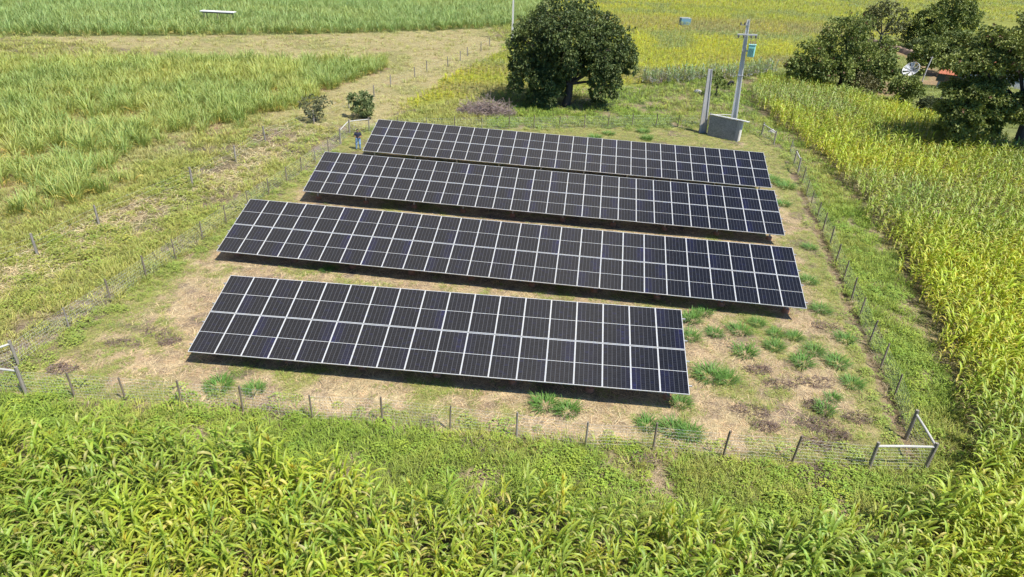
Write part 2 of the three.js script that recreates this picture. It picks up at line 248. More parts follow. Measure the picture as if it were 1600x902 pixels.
ARRAYS.forEach(([n, tl, tr, bl, label], ai) => {
  const TL = V(...tl), X = V(...tr).sub(TL), len = X.length(); X.normalize();
  const D = V(...bl).sub(TL); D.addScaledVector(X, -D.dot(X)); const slope = D.length(); D.normalize(); const U = V(0, 0, 0).crossVectors(D, X).normalize();
  const ctr = TL.clone().addScaledVector(X, len / 2).addScaledVector(D, slope / 2);
  const yaw = Math.atan2(-X.z, X.x), root = thing('solar_array', label, 'solar array', [ctr.x, 0, ctr.z], 'solar arrays on the fenced ground'); root.rotation.y = yaw; root.updateMatrixWorld(true);
  const inv = root.matrixWorld.clone().invert(), rot = new THREE.Matrix4().makeBasis(X, U, D), R = rng(50 + ai);
  const place = (o, a, d, u) => { const m = rot.clone().setPosition(TL.clone().addScaledVector(X, a).addScaledVector(D, d).addScaledVector(U, u)); m.premultiply(inv); m.decompose(o.position, o.quaternion, o.scale); };
  const pitch = len / n;
  for (let r = 0; r < 2; r++) for (let k = 0; k < n; k++) {
    const pnl = part('solar_panel', frameGeo, M.alu, root);
    place(pnl, (k + 0.5) * pitch, slope * (r ? 0.75 : 0.25) + (r ? 0.002 : -0.002), -FD / 2 + (R() - 0.5) * 0.006);
    pnl.rotateX((R() - 0.5) * 0.006); pnl.rotateZ((R() - 0.5) * 0.006);
    for (const s of [-1, 1]) { const gl = part('cell_glass', glassGeo, cellMats[Math.floor(R() * cellMats.length)], pnl); gl.position.set(0, FD / 2 - 0.009, s * (halfLen / 2 + 0.012)); if (R() < 0.5) gl.rotation.y = Math.PI; }
  }
  for (const d of [0.5, 1.75, 2.85, 4.1]) { const rl = part('rail', new THREE.BoxGeometry(len + 0.28, 0.06, 0.045), M.galv, root); place(rl, len / 2, d, -FD - 0.035); }
  const nl = Math.round(len / 3.45);
  for (let k = 0; k <= nl; k++) {
    const a = 0.6 + (k / nl) * (len - 1.2);
    const rf = part('rafter', new THREE.BoxGeometry(0.06, 0.09, slope - 0.5), M.galv, root); place(rf, a, slope / 2, -FD - 0.112);
    for (const d of [0.95, 3.55]) {
      const tp = TL.clone().addScaledVector(X, a).addScaledVector(D, d).addScaledVector(U, -FD - 0.15), h = tp.y + 0.25, lp = tp.clone().applyMatrix4(inv);
      const lg = part('leg', new THREE.BoxGeometry(0.09, h, 0.07), M.galv, root); lg.position.set(lp.x, lp.y - h / 2, lp.z);
      const ft = part('footing', new THREE.CylinderGeometry(0.17, 0.21, 0.26, 9), M.footing, root); ft.position.set(lp.x, 0.06, lp.z);
    }
  }
});

// ---------------------------------------------------------------- fences
function postGeo(h, r, sides = 7) { const g = new THREE.CylinderGeometry(r * 0.86, r, h + 0.3, sides, 3); const p = g.attributes.position; for (let i = 0; i < p.count; i++) { const k = hash2(i, Math.round(h * 100), 8) - 0.5; p.setX(i, p.getX(i) + k * r * 0.16); p.setZ(i, p.getZ(i) - k * r * 0.16); } g.translate(0, (h + 0.3) / 2 - 0.3, 0); g.computeVertexNormals(); return g; }
const thinPosts = [postGeo(1.22, 0.043), postGeo(1.3, 0.047), postGeo(1.16, 0.04)], fatPosts = [postGeo(1.28, 0.07), postGeo(1.33, 0.078)];
function wireRun(mb, a, b, y, r, c) {
  const dx = b[0] - a[0], dz = b[1] - a[1], L = Math.hypot(dx, dz), nx = -dz / L * r, nz = dx / L * r;
  const s = []; for (const q of [a, b]) s.push(mb.v(q[0] + nx, q[2] + y, q[1] + nz, c), mb.v(q[0] - nx, q[2] + y, q[1] - nz, c), mb.v(q[0], q[2] + y + r * 1.7, q[1], c));
  for (let k = 0; k < 3; k++) { const l = (k + 1) % 3; mb.t(s[k], s[l], s[3 + k]); mb.t(s[l], s[3 + l], s[3 + k]); }
}
function fence(name, label, posts, opt = {}) {
  const R = rng(opt.seed || 1), b0 = posts[0], root = thing(name, label, 'fence', [b0[0], 0, b0[1]], opt.group), wc = [1, 1, 1], mb = new MB();
  const fat = new Set(opt.fat || []);
  posts.forEach(([x, z], k) => {
    if (opt.skip && opt.skip.includes(k)) return;
    const p = part('post', fat.has(k) ? fatPosts[k % 2] : thinPosts[Math.floor(R() * 3)], fat.has(k) ? M.postGrey : (R() < 0.8 ? M.post : M.postGrey), root);
    p.position.set(x - b0[0], 0, z - b0[1]); p.rotation.set((R() - 0.5) * 0.07, R() * 6, (R() - 0.5) * 0.07);
  });
  for (const [i, j] of opt.rails || []) {
    const a = V(posts[i][0] - b0[0], 1.12, posts[i][1] - b0[1]), c = V(posts[j][0] - b0[0], 1.14, posts[j][1] - b0[1]), m = new MB(); tube(m, [a, a.clone().lerp(c, 0.5).add(V(0, 0.012, 0)), c], [0.046, 0.05, 0.044], 8, wc);
    const g = m.geo(); g.deleteAttribute('color'); g.setAttribute('uv', new THREE.Float32BufferAttribute(new Float32Array(g.attributes.position.count * 2).map((_, q) => hash2(q, 3, 4)), 2)); part('brace_rail', g, M.rail, root);
  }
  if (opt.mesh !== false) {
    for (let k = 0; k + 1 < posts.length; k++) {
      if (opt.open && opt.open.includes(k)) continue;
      const a = [posts[k][0] - b0[0], posts[k][1] - b0[1], 0], b = [posts[k + 1][0] - b0[0], posts[k + 1][1] - b0[1], 0], L = Math.hypot(b[0] - a[0], b[1] - a[1]);
      const ys = opt.strands || [0.05, 0.2, 0.35, 0.5, 0.65, 0.8, 0.95, 1.1];
      for (const y of ys) wireRun(mb, a, b, y + (R() - 0.5) * 0.02, 0.0024, wc);
      if (!opt.strands) { const n = Math.round(L / 0.12); for (let i = 1; i < n; i++) { const t = i / n + (R() - 0.5) * 0.004, x = lerp(a[0], b[0], t), z = lerp(a[1], b[1], t); const m2 = [mb.v(x - 0.002, 0.03, z, wc), mb.v(x + 0.002, 0.03, z, wc), mb.v(x, 0.03, z + 0.0032, wc), mb.v(x - 0.002, 1.1, z, wc), mb.v(x + 0.002, 1.1, z, wc), mb.v(x, 1.1, z + 0.0032, wc)]; for (let q = 0; q < 3; q++) { const l = (q + 1) % 3; mb.t(m2[q], m2[l], m2[3 + q]); mb.t(m2[l], m2[3 + l], m2[3 + q]); } } }
    }
    const w = part('wire_mesh', mb.geo(), M.wire, root); w.userData.kind = 'stuff';
  }
  return root;
}
fence('wire_fence', 'wire mesh fence between the shortest solar array and the leafy crop', [[-21.4, -20.5], [-18.83, -20.27], [-16.9, -20.25], [-14.87, -20.21], [-12.62, -20.12], [-10.2, -20.01], [-7.42, -19.74], [-4.73, -19.8], [-2.09, -19.55], [0.47, -19.31], [3.07, -18.98], [5.62, -19.02], [8.22, -18.85], [10.79, -18.78], [13.57, -18.62], [15.68, -18.71]], { seed: 11, fat: [0, 1, 14, 15], rails: [[0, 1], [14, 15]], group: 'fence runs around the solar arrays' });
fence('wire_fence', 'wire mesh fence along the tall crop, past the ends of the arrays', [[15.76, -18.79], [15.95, -20.56], [16.7, -23.17], [17.13, -25.37], [17.5, -27.4], [18.1, -29.9], [18.5, -31.8], [19.0, -34.1], [19.4, -36.2], [20.1, -38.9], [20.55, -41.2], [20.98, -43.4], [21.45, -45.8], [21.95, -48.1], [22.65, -50.9], [23.08, -53.2], [23.59, -55.6], [24.42, -59.0]], { seed: 12, fat: [1, 15, 16], rails: [[0, 1], [15, 16]], skip: [0], group: 'fence runs around the solar arrays' });
fence('wire_fence', 'wire mesh fence between the meter hut and the big dark tree', [[23.75, -61.45], [23.4, -64.2], [21.2, -67.4], [18.9, -67.0], [15.59, -65.9], [13.37, -65.6], [10.95, -65.1], [8.5, -64.4], [6.15, -63.75], [3.7, -63.1], [1.25, -62.4], [-1.1, -61.85], [-3.6, -61.2], [-6.1, -60.6], [-8.6, -59.9], [-11.1, -59.2], [-13.56, -58.6], [-15.07, -57.5]], { seed: 13, fat: [0, 1, 2, 3, 16, 17], rails: [[0, 1], [2, 3], [16, 17]], group: 'fence runs around the solar arrays' });
fence('wire_fence', 'wire mesh fence on the side of the weedy strip and cane field', [[-15.13, -57.4], [-15.13, -54.58], [-15.4, -51.9], [-15.8, -49.5], [-16.15, -47.1], [-16.5, -44.8], [-16.95, -42.4], [-17.4, -39.8], [-17.83, -37.3], [-18.2, -34.8], [-18.6, -32.3], [-19.05, -30], [-19.45, -27.4], [-19.95, -24.9], [-20.32, -22.06], [-21.35, -20.6]], { seed: 14, fat: [1, 14], rails: [[0, 1], [14, 15]], skip: [0, 15], group: 'fence runs around the solar arrays' });
{
  const pts = OLD_FENCE.slice(); const dense = []; for (let k = 0; k + 1 < pts.length; k++) { dense.push(pts[k]); if (Math.hypot(pts[k + 1][0] - pts[k][0], pts[k + 1][1] - pts[k][1]) > 7.8) dense.push([(pts[k][0] + pts[k + 1][0]) / 2 + 0.3, (pts[k][1] + pts[k + 1][1]) / 2]); } dense.push(pts[pts.length - 1]);
  fence('barbed_wire_fence', 'old leaning posts with wire strands along the dry grass strip', dense, { seed: 15, fat: dense.map((_, i) => i), strands: [0.45, 0.8, 1.1] });
}

// ---------------------------------------------------------------- meter hut, poles, transformer
{
  // hut: front wall from (17.94,-63.55) to (20.39,-61.66)
  const a = [17.95, -63.5], b = [20.4, -61.7], L = Math.hypot(b[0] - a[0], b[1] - a[1]), dep = 0.7, ang = Math.atan2(-(b[1] - a[1]), b[0] - a[0]);
  const hut = thing('meter_hut', 'small grey rendered meter hut with a pale slab roof', 'hut', [a[0], 0, a[1]]); hut.rotation.y = ang;
  const box = (n, w, h, d, x, y, z, m) => { const g = part(n, new RoundedBoxGeometry(w, h, d, 2, 0.012), m, hut); g.position.set(x, y, z); return g; };
  box('wall', L - 0.34, 2.2, 0.14, (L - 0.34) / 2, 0.8, -0.07, M.render);
  box('pier', 0.34, 2.2, 0.34, L - 0.166, 0.803, -0.17, M.concrete);
  box('wall', 0.14, 2.05, dep - 0.34, L - 0.08, 0.78, -0.345 - (dep - 0.34) / 2, M.concretePale);
  box('wall', 0.14, 2.05, dep - 0.15, 0.08, 0.78, -0.145 - (dep - 0.15) / 2, M.render);
  box('wall', L - 0.32, 2.0, 0.14, L / 2, 0.75, -dep + 0.08, M.render);
  box('roof_slab', L + 0.6, 0.08, dep + 0.2, L / 2 + 0.2, 1.93, -dep / 2, M.white).rotation.x = -0.2;
}
function taperBox(w0, d0, w1, d1, h) { const g = new THREE.BoxGeometry(1, 1, 1, 1, 6, 1), p = g.attributes.position; for (let i = 0; i < p.count; i++) { const t = p.getY(i) + 0.5; p.setXYZ(i, p.getX(i) * lerp(w0, w1, t), t * h, p.getZ(i) * lerp(d0, d1, t)); } g.computeVertexNormals(); return g; }
function tPole(root, w0, d0, w1, d1, h, mat) { // double-T concrete post: web between two flanges
  const web = taperBox(w0 * 0.72, d0 * 0.45, w1 * 0.72, d1 * 0.45, h - 0.01);
  const f1 = taperBox(w0 * 0.2, d0, w1 * 0.2, d1, h), f2 = f1.clone(); const sh = (g, s) => { const p = g.attributes.position; for (let i = 0; i < p.count; i++) { const t = p.getY(i) / h; p.setX(i, p.getX(i) + s * lerp(w0, w1, t) * 0.4); } };
  sh(f1, -1); sh(f2, 1); part('web', web, mat, root); part('flange', f1, mat, root); part('flange', f2, mat, root);
}
{
  const pil = thing('concrete_pillar', 'short tapered concrete pole beside the meter hut without crossarm', 'pole', [17.72, -0.2, -64.25]); pil.rotation.set(-0.045, -0.05, 0.05);
  tPole(pil, 0.74, 0.3, 0.38, 0.2, 6.15, M.concrete);
  const pole = thing('utility_pole', 'tall concrete utility pole with crossarm behind the meter hut', 'pole', [20.79, -0.3, -65.0]); pole.rotation.set(-0.01, -0.35, 0.055);
  tPole(pole, 0.62, 0.42, 0.27, 0.2, 10.6, M.concretePale);
  const arm = part('crossarm', new RoundedBoxGeometry(1.75, 0.12, 0.1, 2, 0.01), M.white, pole); arm.position.set(0.1, 9.35, 0.2);
  const top = part('top_bracket', new RoundedBoxGeometry(0.75, 0.06, 0.06, 2, 0.01), M.galv, pole); top.position.set(-0.3, 10.15, 0.12);
  const ins = []; for (let k = 0; k < 4; k++) { const c = new THREE.CylinderGeometry(0.075 - 0.015 * (k % 2), 0.075, 0.05, 10); c.translate(0, -k * 0.055, 0); ins.push(c); } const insG = mergeGeometries(ins), dark = std(0.09, 0.075, 0.07, 0.35);
  for (const x of [-0.66, -0.2, 0.45, 0.85]) { const o = part('cutout_fuse', insG, dark, pole); o.position.set(x, 9.26, 0.24); o.rotation.z = 0.25; }
  for (const x of [-0.6, -0.25]) { const o = part('insulator', insG, dark, pole); o.position.set(x, 10.34, 0.12); }
  const strap = part('strap', new RoundedBoxGeometry(0.5, 0.1, 0.4, 2, 0.02), M.galv, pole); strap.position.set(0, 5.7, 0.02);
  const tf = thing('pole_transformer', 'pale teal transformer tank mounted on the utility pole', 'transformer', [20.68, 7.15, -64.85]); tf.rotation.set(0, -0.35, 0.03);
  const teal = std(0.30, 0.58, 0.52, 0.45), tank = part('tank', new RoundedBoxGeometry(0.62, 1.05, 0.5, 3, 0.06), teal, tf); tank.position.set(0.28, 0.55, 0.12);
  const lid = part('lid', new RoundedBoxGeometry(0.68, 0.06, 0.56, 2, 0.02), teal, tf); lid.position.set(0.28, 1.1, 0.12);
  for (let k = 0; k < 6; k++) { const f = part('cooling_fin', new RoundedBoxGeometry(0.018, 0.75, 0.13, 2, 0.006), teal, tf); f.position.set(0.05 + k * 0.09, 0.52, 0.43); }
  for (let k = 0; k < 3; k++) { const o = part('bushing', insG, std(0.35, 0.2, 0.13, 0.3), tf); o.position.set(0.08 + k * 0.2, 1.36, 0.08); o.scale.set(0.75, 1.2, 0.75); }
  const brk = part('mount_bracket', new RoundedBoxGeometry(0.3, 0.09, 0.3, 2, 0.01), M.galv, tf); brk.position.set(-0.1, 0.5, 0.0);
  const far = thing('utility_pole', 'slender pale utility pole rising from the dry strip behind the big dark tree', 'pole', [-2.1, -0.3, -114.4]); far.rotation.z = 0.02;
  part('shaft', taperBox(0.34, 0.28, 0.2, 0.18, 11), M.concretePale, far); const fa = part('crossarm', new RoundedBoxGeometry(1.8, 0.12, 0.1, 2, 0.01), M.white, far); fa.position.set(0, 10.2, 0.17);
}

// ---------------------------------------------------------------- trees
function leafSpray(mb, c, nrm, s, R, col, k = 4) {
  for (let i = 0; i < k; i++) {
    const a = V(R() - 0.5, R() - 0.62, R() - 0.5).multiplyScalar(2).addScaledVector(nrm, 0.9).normalize(), u = V(R() - 0.5, R() - 0.5, R() - 0.5); u.cross(a).normalize();
    const l = s * (0.7 + R() * 0.7), w = l * 0.24, m = 0.8 + R() * 0.45, cc = [col[0] * m, col[1] * m, col[2] * m], f = V(0, 0, 0).crossVectors(a, u).multiplyScalar(w * 0.25);
    const p0 = mb.v(c.x, c.y, c.z, cc), p1 = mb.v(c.x + a.x * l * 0.5 + u.x * w + f.x, c.y + a.y * l * 0.5 + u.y * w + f.y, c.z + a.z * l * 0.5 + u.z * w + f.z, cc), p2 = mb.v(c.x + a.x * l, c.y + a.y * l - l * 0.12, c.z + a.z * l, cc), p3 = mb.v(c.x + a.x * l * 0.5 - u.x * w + f.x, c.y + a.y * l * 0.5 - u.y * w + f.y, c.z + a.z * l * 0.5 - u.z * w + f.z, cc);
    mb.t(p0, p1, p2); mb.t(p0, p2, p3);
  }
}
function tree(name, label, category, pos, o) {
  const R = rng(o.seed), root = thing(name, label, category, [pos[0], 0, pos[1]], o.group); if (o.wide) root.scale.x = o.wide; const tb = new MB(), cb = new MB(), w1 = [1, 1, 1];
  const fork = V(...(o.fork || [0, 2.2, 0])), mid = fork.clone().multiplyScalar(0.5).add(V(0.1, 0, 0.05));
  tube(tb, [V(0, -0.3, 0), V(0, 0.25, 0), mid, fork], [o.trunk * 1.5, o.trunk * 1.15, o.trunk, o.trunk * 0.85], 9, w1);
  for (const [c, r, clumps, sprays, bias] of o.lobes) {
    const C = V(...c), d = C.clone().sub(fork), L = d.length(), rr = Math.min(o.trunk * 0.55, 0.06 + L * 0.03);
    const bend = fork.clone().addScaledVector(d, 0.5).add(V((R() - 0.5) * L * 0.14, -L * 0.02 + R() * L * 0.1, (R() - 0.5) * L * 0.14));
    tube(tb, [fork, bend, C], [rr, rr * 0.7, rr * 0.4], 6, w1);
    for (let k = 0; k < clumps; k++) {
      const y = 1 - 2 * ((k + R()) / clumps), ph = k * 2.39996 + R() * 0.8, q = Math.sqrt(Math.max(0, 1 - y * y)), n = V(Math.cos(ph) * q, y, Math.sin(ph) * q);
      if (y < -0.35 && R() < (o.openUnder ?? 0.5)) continue;
      const e = 0.62 + 0.42 * R(), cc = V(C.x + n.x * r[0] * e, C.y + n.y * r[1] * e, C.z + n.z * r[2] * e);
      if (k % 3 === 0) tube(tb, [C.clone().lerp(bend, 0.25), C.clone().lerp(cc, 0.5).add(V(0, (R() - 0.4) * 0.3, 0)), cc], [rr * 0.38, rr * 0.24, rr * 0.1], 4, w1);
      const cr = (r[0] + r[1] + r[2]) / 3 * (o.clumpR || 0.34) * (0.7 + 0.6 * R()), tone = R(), col = mix3(o.col[0], o.col[1], tone);
      for (let s = 0; s < sprays; s++) {
        const v = V(R() * 2 - 1, R() * 2 - 1, R() * 2 - 1); if (v.lengthSq() > 1) v.normalize(); v.multiplyScalar(Math.cbrt(R()) * 0.5 + 0.55);
        const p = V(cc.x + v.x * cr, Math.max(0.15, cc.y + v.y * cr * (o.flat || 0.75)), cc.z + v.z * cr), nn = n.clone().multiplyScalar(0.5).add(v.clone().multiplyScalar(0.6)).add(V(0, 0.25, 0)).normalize();
        leafSpray(cb, p, nn, o.leaf, R, o.odd && R() < o.odd[0] ? o.odd[1] : col, o.perSpray || 4);
      }
    }
  }
  const tg = tb.geo(); tg.deleteAttribute('color'); { const p = tg.attributes.position, uv = new Float32Array(p.count * 2); for (let i = 0; i < p.count; i++) { uv[i * 2] = (p.getX(i) + p.getZ(i)) * 1.4; uv[i * 2 + 1] = p.getY(i) * 0.7; } tg.setAttribute('uv', new THREE.BufferAttribute(uv, 2)); }
  part('trunk', tg, o.pale ? M.barkPale : M.bark, root); part('crown', cb.geo(), M.tree, root);
  return root;
}
const DARK = [[0.08, 0.115, 0.028], [0.19, 0.235, 0.065]], MID = [[0.12, 0.165, 0.035], [0.29, 0.335, 0.075]], OLV = [[0.13, 0.15, 0.05], [0.25, 0.25, 0.09]];
tree('mango_tree', 'large dense dark green tree standing alone behind the solar arrays', 'tree', [4.7, -72.0], { seed: 3, wide: 0.95, trunk: 0.42, fork: [0.3, 2.4, 0], leaf: 0.28, perSpray: 6, col: DARK, odd: [0.03, [0.11, 0.13, 0.05]], lobes: [
  [[-0.4, 8.0, 0], [4.4, 2.7, 4.2], 52, 50], [[-3.9, 5.9, 0.3], [2.6, 2.6, 3], 36, 46], [[-4.3, 3.0, 0.5], [2.1, 2.4, 2.4], 30, 46], [[-1.9, 2.6, -0.4], [1.6, 2.2, 1.8], 18, 44], [[3.5, 6.2, 0], [2.9, 2.7, 3], 38, 46], [[4.2, 3.0, 0.2], [1.7, 2.3, 1.8], 28, 44], [[5.6, 4.9, 0], [1.6, 1.4, 1.8], 18, 44], [[0, 6, -2.5], [4, 2.6, 2.4], 30, 40], [[-0.8, 6.3, 2], [3, 2.1, 2], 28, 46], [[-2.6, 2.4, 1.4], [1.7, 1.9, 1.5], 20, 44], [[-0.6, 4.2, 1.0], [1.5, 1.3, 1.4], 14, 42], [[3.0, 4.4, 1.2], [1.6, 1.5, 1.4], 14, 42]] });
tree('dense_tree', 'wide dense green tree at the edge of the farm yard, olive bush at its foot', 'tree', [40.9, -88.9], { seed: 4, trunk: 0.35, fork: [0.1, 1.8, 0], leaf: 0.3, perSpray: 5, col: MID, odd: [0.02, [0.2, 0.09, 0.06]], lobes: [
  [[-0.6, 6.3, -0.3], [2.9, 2.6, 3], 34, 42], [[-3.9, 3.1, 0], [2.6, 2.8, 2.8], 32, 40], [[-1.5, 2.5, 1.4], [2.7, 2.3, 2.2], 26, 40], [[2.9, 3.6, 0.2], [2.9, 2.8, 2.8], 34, 42], [[4.7, 2.3, 0.3], [2.0, 2.1, 2.0], 24, 40], [[2.5, 1.8, 1.3], [2.2, 1.6, 1.7], 18, 36], [[-5.8, 2.0, 0], [1.4, 1.6, 1.5], 14, 36]] });
tree('olive_bush', 'rounded olive brown bush in front of the wide dense tree', 'bush', [42.6, -86.2], { seed: 5, trunk: 0.09, fork: [0, 0.6, 0], leaf: 0.22, col: [[0.17, 0.165, 0.065], [0.25, 0.225, 0.09]], lobes: [[[0, 1.35, 0], [1.65, 1.35, 1.5], 34, 36]] });
tree('sparse_tree', 'sparse twiggy tree beyond the wide dense tree', 'tree', [64.4, -128.9], { seed: 6, trunk: 0.25, fork: [0, 2.2, 0], leaf: 0.4, col: OLV, pale: true, clumpR: 0.3, lobes: [[[-2.6, 4.2, 0], [2.0, 2.8, 2], 22, 22], [[-1.5, 6.4, 0], [1.4, 1.6, 1.6], 12, 18], [[1.2, 5.2, 0], [2.4, 2.4, 2.2], 22, 18], [[2.4, 3, 0], [1.8, 1.8, 1.8], 14, 18]] });
tree('tall_tree', 'tall dark tree with an upright crown beyond the low bank', 'tree', [74.6, -128.7], { seed: 7, trunk: 0.35, fork: [0, 2.2, 0], leaf: 0.42, col: MID, lobes: [[[1.2, 7.6, 0], [3.1, 2.7, 3], 34, 34], [[-2.4, 5.2, 0], [2.8, 2.2, 2.6], 26, 34], [[3.2, 5.2, 0], [3.0, 2.3, 2.6], 28, 34], [[-4.6, 2.6, 0.4], [1.7, 2.4, 1.8], 18, 34], [[-0.5, 3.4, 0.8], [2.8, 2.2, 2.4], 20, 34]] });
tree('spreading_tree', 'broad low tree with flat foliage layers behind the tiled roofs', 'tree', [62.7, -103.5], { seed: 8, trunk: 0.3, fork: [0, 1.8, 0], leaf: 0.4, col: MID, flat: 0.5, lobes: [[[-2.6, 3.2, 0], [2.6, 2.2, 2.4], 26, 32], [[0.8, 4.4, 0], [3.0, 1.9, 2.8], 30, 32], [[4, 4.6, 0], [3.0, 1.6, 2.6], 26, 30], [[6.8, 3.9, 0], [2.4, 1.5, 2.4], 20, 30], [[-4.3, 2.0, 0.4], [1.6, 1.8, 1.8], 14, 30]] });
tree('layered_tree', 'big tree with layered open foliage and a forked trunk at the crop edge', 'tree', [47.0, -62.8], { seed: 9, trunk: 0.4, fork: [-0.1, 3.2, 0], leaf: 0.28, perSpray: 5, col: [[0.13, 0.17, 0.035], [0.31, 0.345, 0.08]], odd: [0.015, [0.24, 0.13, 0.07]], flat: 0.4, clumpR: 0.4, openUnder: 0.5, lobes: [
  [[0.3, 11.4, 0], [3.6, 1.4, 3.4], 36, 60], [[-3.9, 9.8, 0.3], [3.0, 1.3, 2.8], 32, 60], [[4.0, 10.0, 0], [3.4, 1.5, 3], 30, 60], [[-6.4, 7.9, 0.2], [2.3, 1.2, 2.4], 28, 60], [[-1.6, 8.5, 1.8], [2.9, 1.1, 2.0], 26, 60], [[-6.2, 5.6, 0.8], [2.4, 1.1, 2.2], 26, 60], [[-7.0, 3.7, 0.8], [1.9, 1.2, 2.0], 24, 60], [[4.8, 7.4, 0.4], [2.8, 1.5, 2.4], 26, 60], [[0.8, 9.0, -2.4], [3.6, 1.5, 2.2], 24, 36], [[-3.6, 6.8, -1.8], [2.4, 1.1, 1.8], 18, 36], [[-3.6, 3.9, 1.8], [1.7, 0.8, 1.4], 14, 34], [[2.4, 7.2, 1.9], [2.2, 1.0, 1.6], 18, 36], [[-7.2, 2.0, 1.2], [1.2, 1.0, 1.2], 12, 34], [[-2.0, 4.6, 1.0], [2.3, 1.2, 1.8], 20, 48], [[1.6, 5.4, 1.8], [2.4, 1.2, 1.6], 20, 48], [[-4.4, 2.6, 0.4], [1.8, 1.1, 1.6], 16, 44]] });
tree('small_tree', 'small dark round tree between the crop and the dish antenna', 'tree', [46.6, -83.2], { seed: 10, trunk: 0.14, fork: [0, 0.8, 0], leaf: 0.26, col: MID, lobes: [[[-0.2, 1.7, 0], [1.7, 1.4, 1.6], 32, 38], [[0.9, 1.4, 0], [1.1, 1.1, 1.2], 16, 34]] });
tree('low_bush', 'low green bush at the crop edge beneath the dark wooden post', 'bush', [46.6, -77.8], { seed: 16, trunk: 0.08, fork: [0, 0.4, 0], leaf: 0.22, col: [[0.07, 0.095, 0.03], [0.12, 0.14, 0.05]], lobes: [[[0, 0.9, 0], [1.3, 0.9, 1.2], 20, 32], [[1.5, 0.8, -0.3], [1.1, 0.8, 1.0], 14, 32]] });
tree('twiggy_shrub', 'grey green twiggy shrub beside the cane field and old fence', 'bush', [-19.1, -61.0], { seed: 17, trunk: 0.06, fork: [0, 0.5, 0], leaf: 0.19, pale: true, col: [[0.14, 0.155, 0.07], [0.24, 0.245, 0.12]], clumpR: 0.3, lobes: [[[-0.3, 1.4, 0], [1.0, 0.9, 0.9], 20, 12], [[0.9, 1.7, 0.1], [0.8, 0.8, 0.8], 12, 10], [[0.1, 0.8, 0.4], [0.9, 0.6, 0.7], 10, 14]] });
tree('leafy_shrub', 'leafy green shrub with drooping top beyond the fence corner', 'bush', [-15.2, -63.0], { seed: 18, trunk: 0.06, fork: [0, 0.6, 0], leaf: 0.26, col: [[0.12, 0.165, 0.055], [0.21, 0.255, 0.09]], clumpR: 0.3, lobes: [[[0, 1.8, 0], [1.2, 0.6, 0.9], 14, 12], [[0.2, 1.0, 0.2], [1.0, 0.8, 0.9], 16, 18]] });
tree('young_tree', 'thin young tree with few leaves beyond the short concrete pole', 'tree', [23.0, -81.0], { seed: 19, trunk: 0.07, fork: [0, 1.1, 0], leaf: 0.26, col: MID, clumpR: 0.3, lobes: [[[-0.3, 2.0, 0], [0.9, 0.9, 0.8], 12, 12], [[0.5, 1.4, 0], [0.6, 0.6, 0.6], 7, 10]] });
tree('dark_bush', 'dark bush at the foot of the tall upright tree', 'bush', [69.5, -124.5], { seed: 20, trunk: 0.1, fork: [0, 0.6, 0], leaf: 0.34, col: DARK, lobes: [[[0, 1.3, 0], [1.8, 1.4, 1.6], 22, 28]] });

// ---------------------------------------------------------------- dead brush
function sticks(name, label, pos, rx, rz, h, n, seed, group, len = 1.2) {
  const R = rng(seed), mb = new MB();
  for (let k = 0; k < n; k++) {
    const a = R() * 6.283, q = Math.sqrt(R()), x = Math.cos(a) * q * rx, z = Math.sin(a) * q * rz, y = R() * h * (1 - q * q * 0.8), d = V(R() - 0.5, (R() - 0.35) * 0.8, R() - 0.5).normalize(), l = len * (0.4 + R() * 0.8), t = R(), c = len < 1 ? mix3([0.13, 0.09, 0.075], [0.27, 0.19, 0.155], t) : mix3([0.17, 0.125, 0.11], [0.36, 0.28, 0.24], t);
    const p0 = V(x, Math.max(0.02, y - d.y * l * 0.5), z).addScaledVector(d, -l / 2), p2 = p0.clone().addScaledVector(d, l), p1 = p0.clone().lerp(p2, 0.5).add(V((R() - 0.5) * 0.12 * l, (R() - 0.3) * 0.15 * l, (R() - 0.5) * 0.12 * l)); p0.y = Math.max(0, p0.y);
    tube(mb, [p0, p1, p2], [0.016, 0.013, 0.006].map((r) => r * (0.6 + len * 0.5)), 3, c);
  }
  return topMesh(name, mb.geo(), M.stick, label, 'brush', [pos[0], 0, pos[1]], group);
}
sticks('brush_pile', 'long pile of cut grey brown branches beside the big dark tree', [-3.5, -66.9], 2.9, 1.3, 1.35, 1700, 21, undefined, 1.2);
[[-16.1, -25.0], [-17.0, -24.0], [-18.5, -22.0], [-15.2, -24.4], [13.0, -22.2], [10.0, -21.6], [10.4, -20.7], [11.9, -23.6], [12.6, -21.0], [5.2, -18.4], [-1.0, -18.7], [11.5, -18.2], [13.6, -23.9], [14.4, -21.5], [11.2, -24.6], [13.2, -20.4], [15.9, -28.6], [12.2, -19.8]].forEach(([x, z], k) => sticks('dead_weed_clump', 'flattened clump of dead purplish brown weeds on the mown ground', [x, z], 0.5 + 0.4 * hash2(k, 1, 5), 0.3 + 0.2 * hash2(k, 2, 5), 0.16, 130, 200 + k, 'dead weed clumps inside the fence', 0.34));

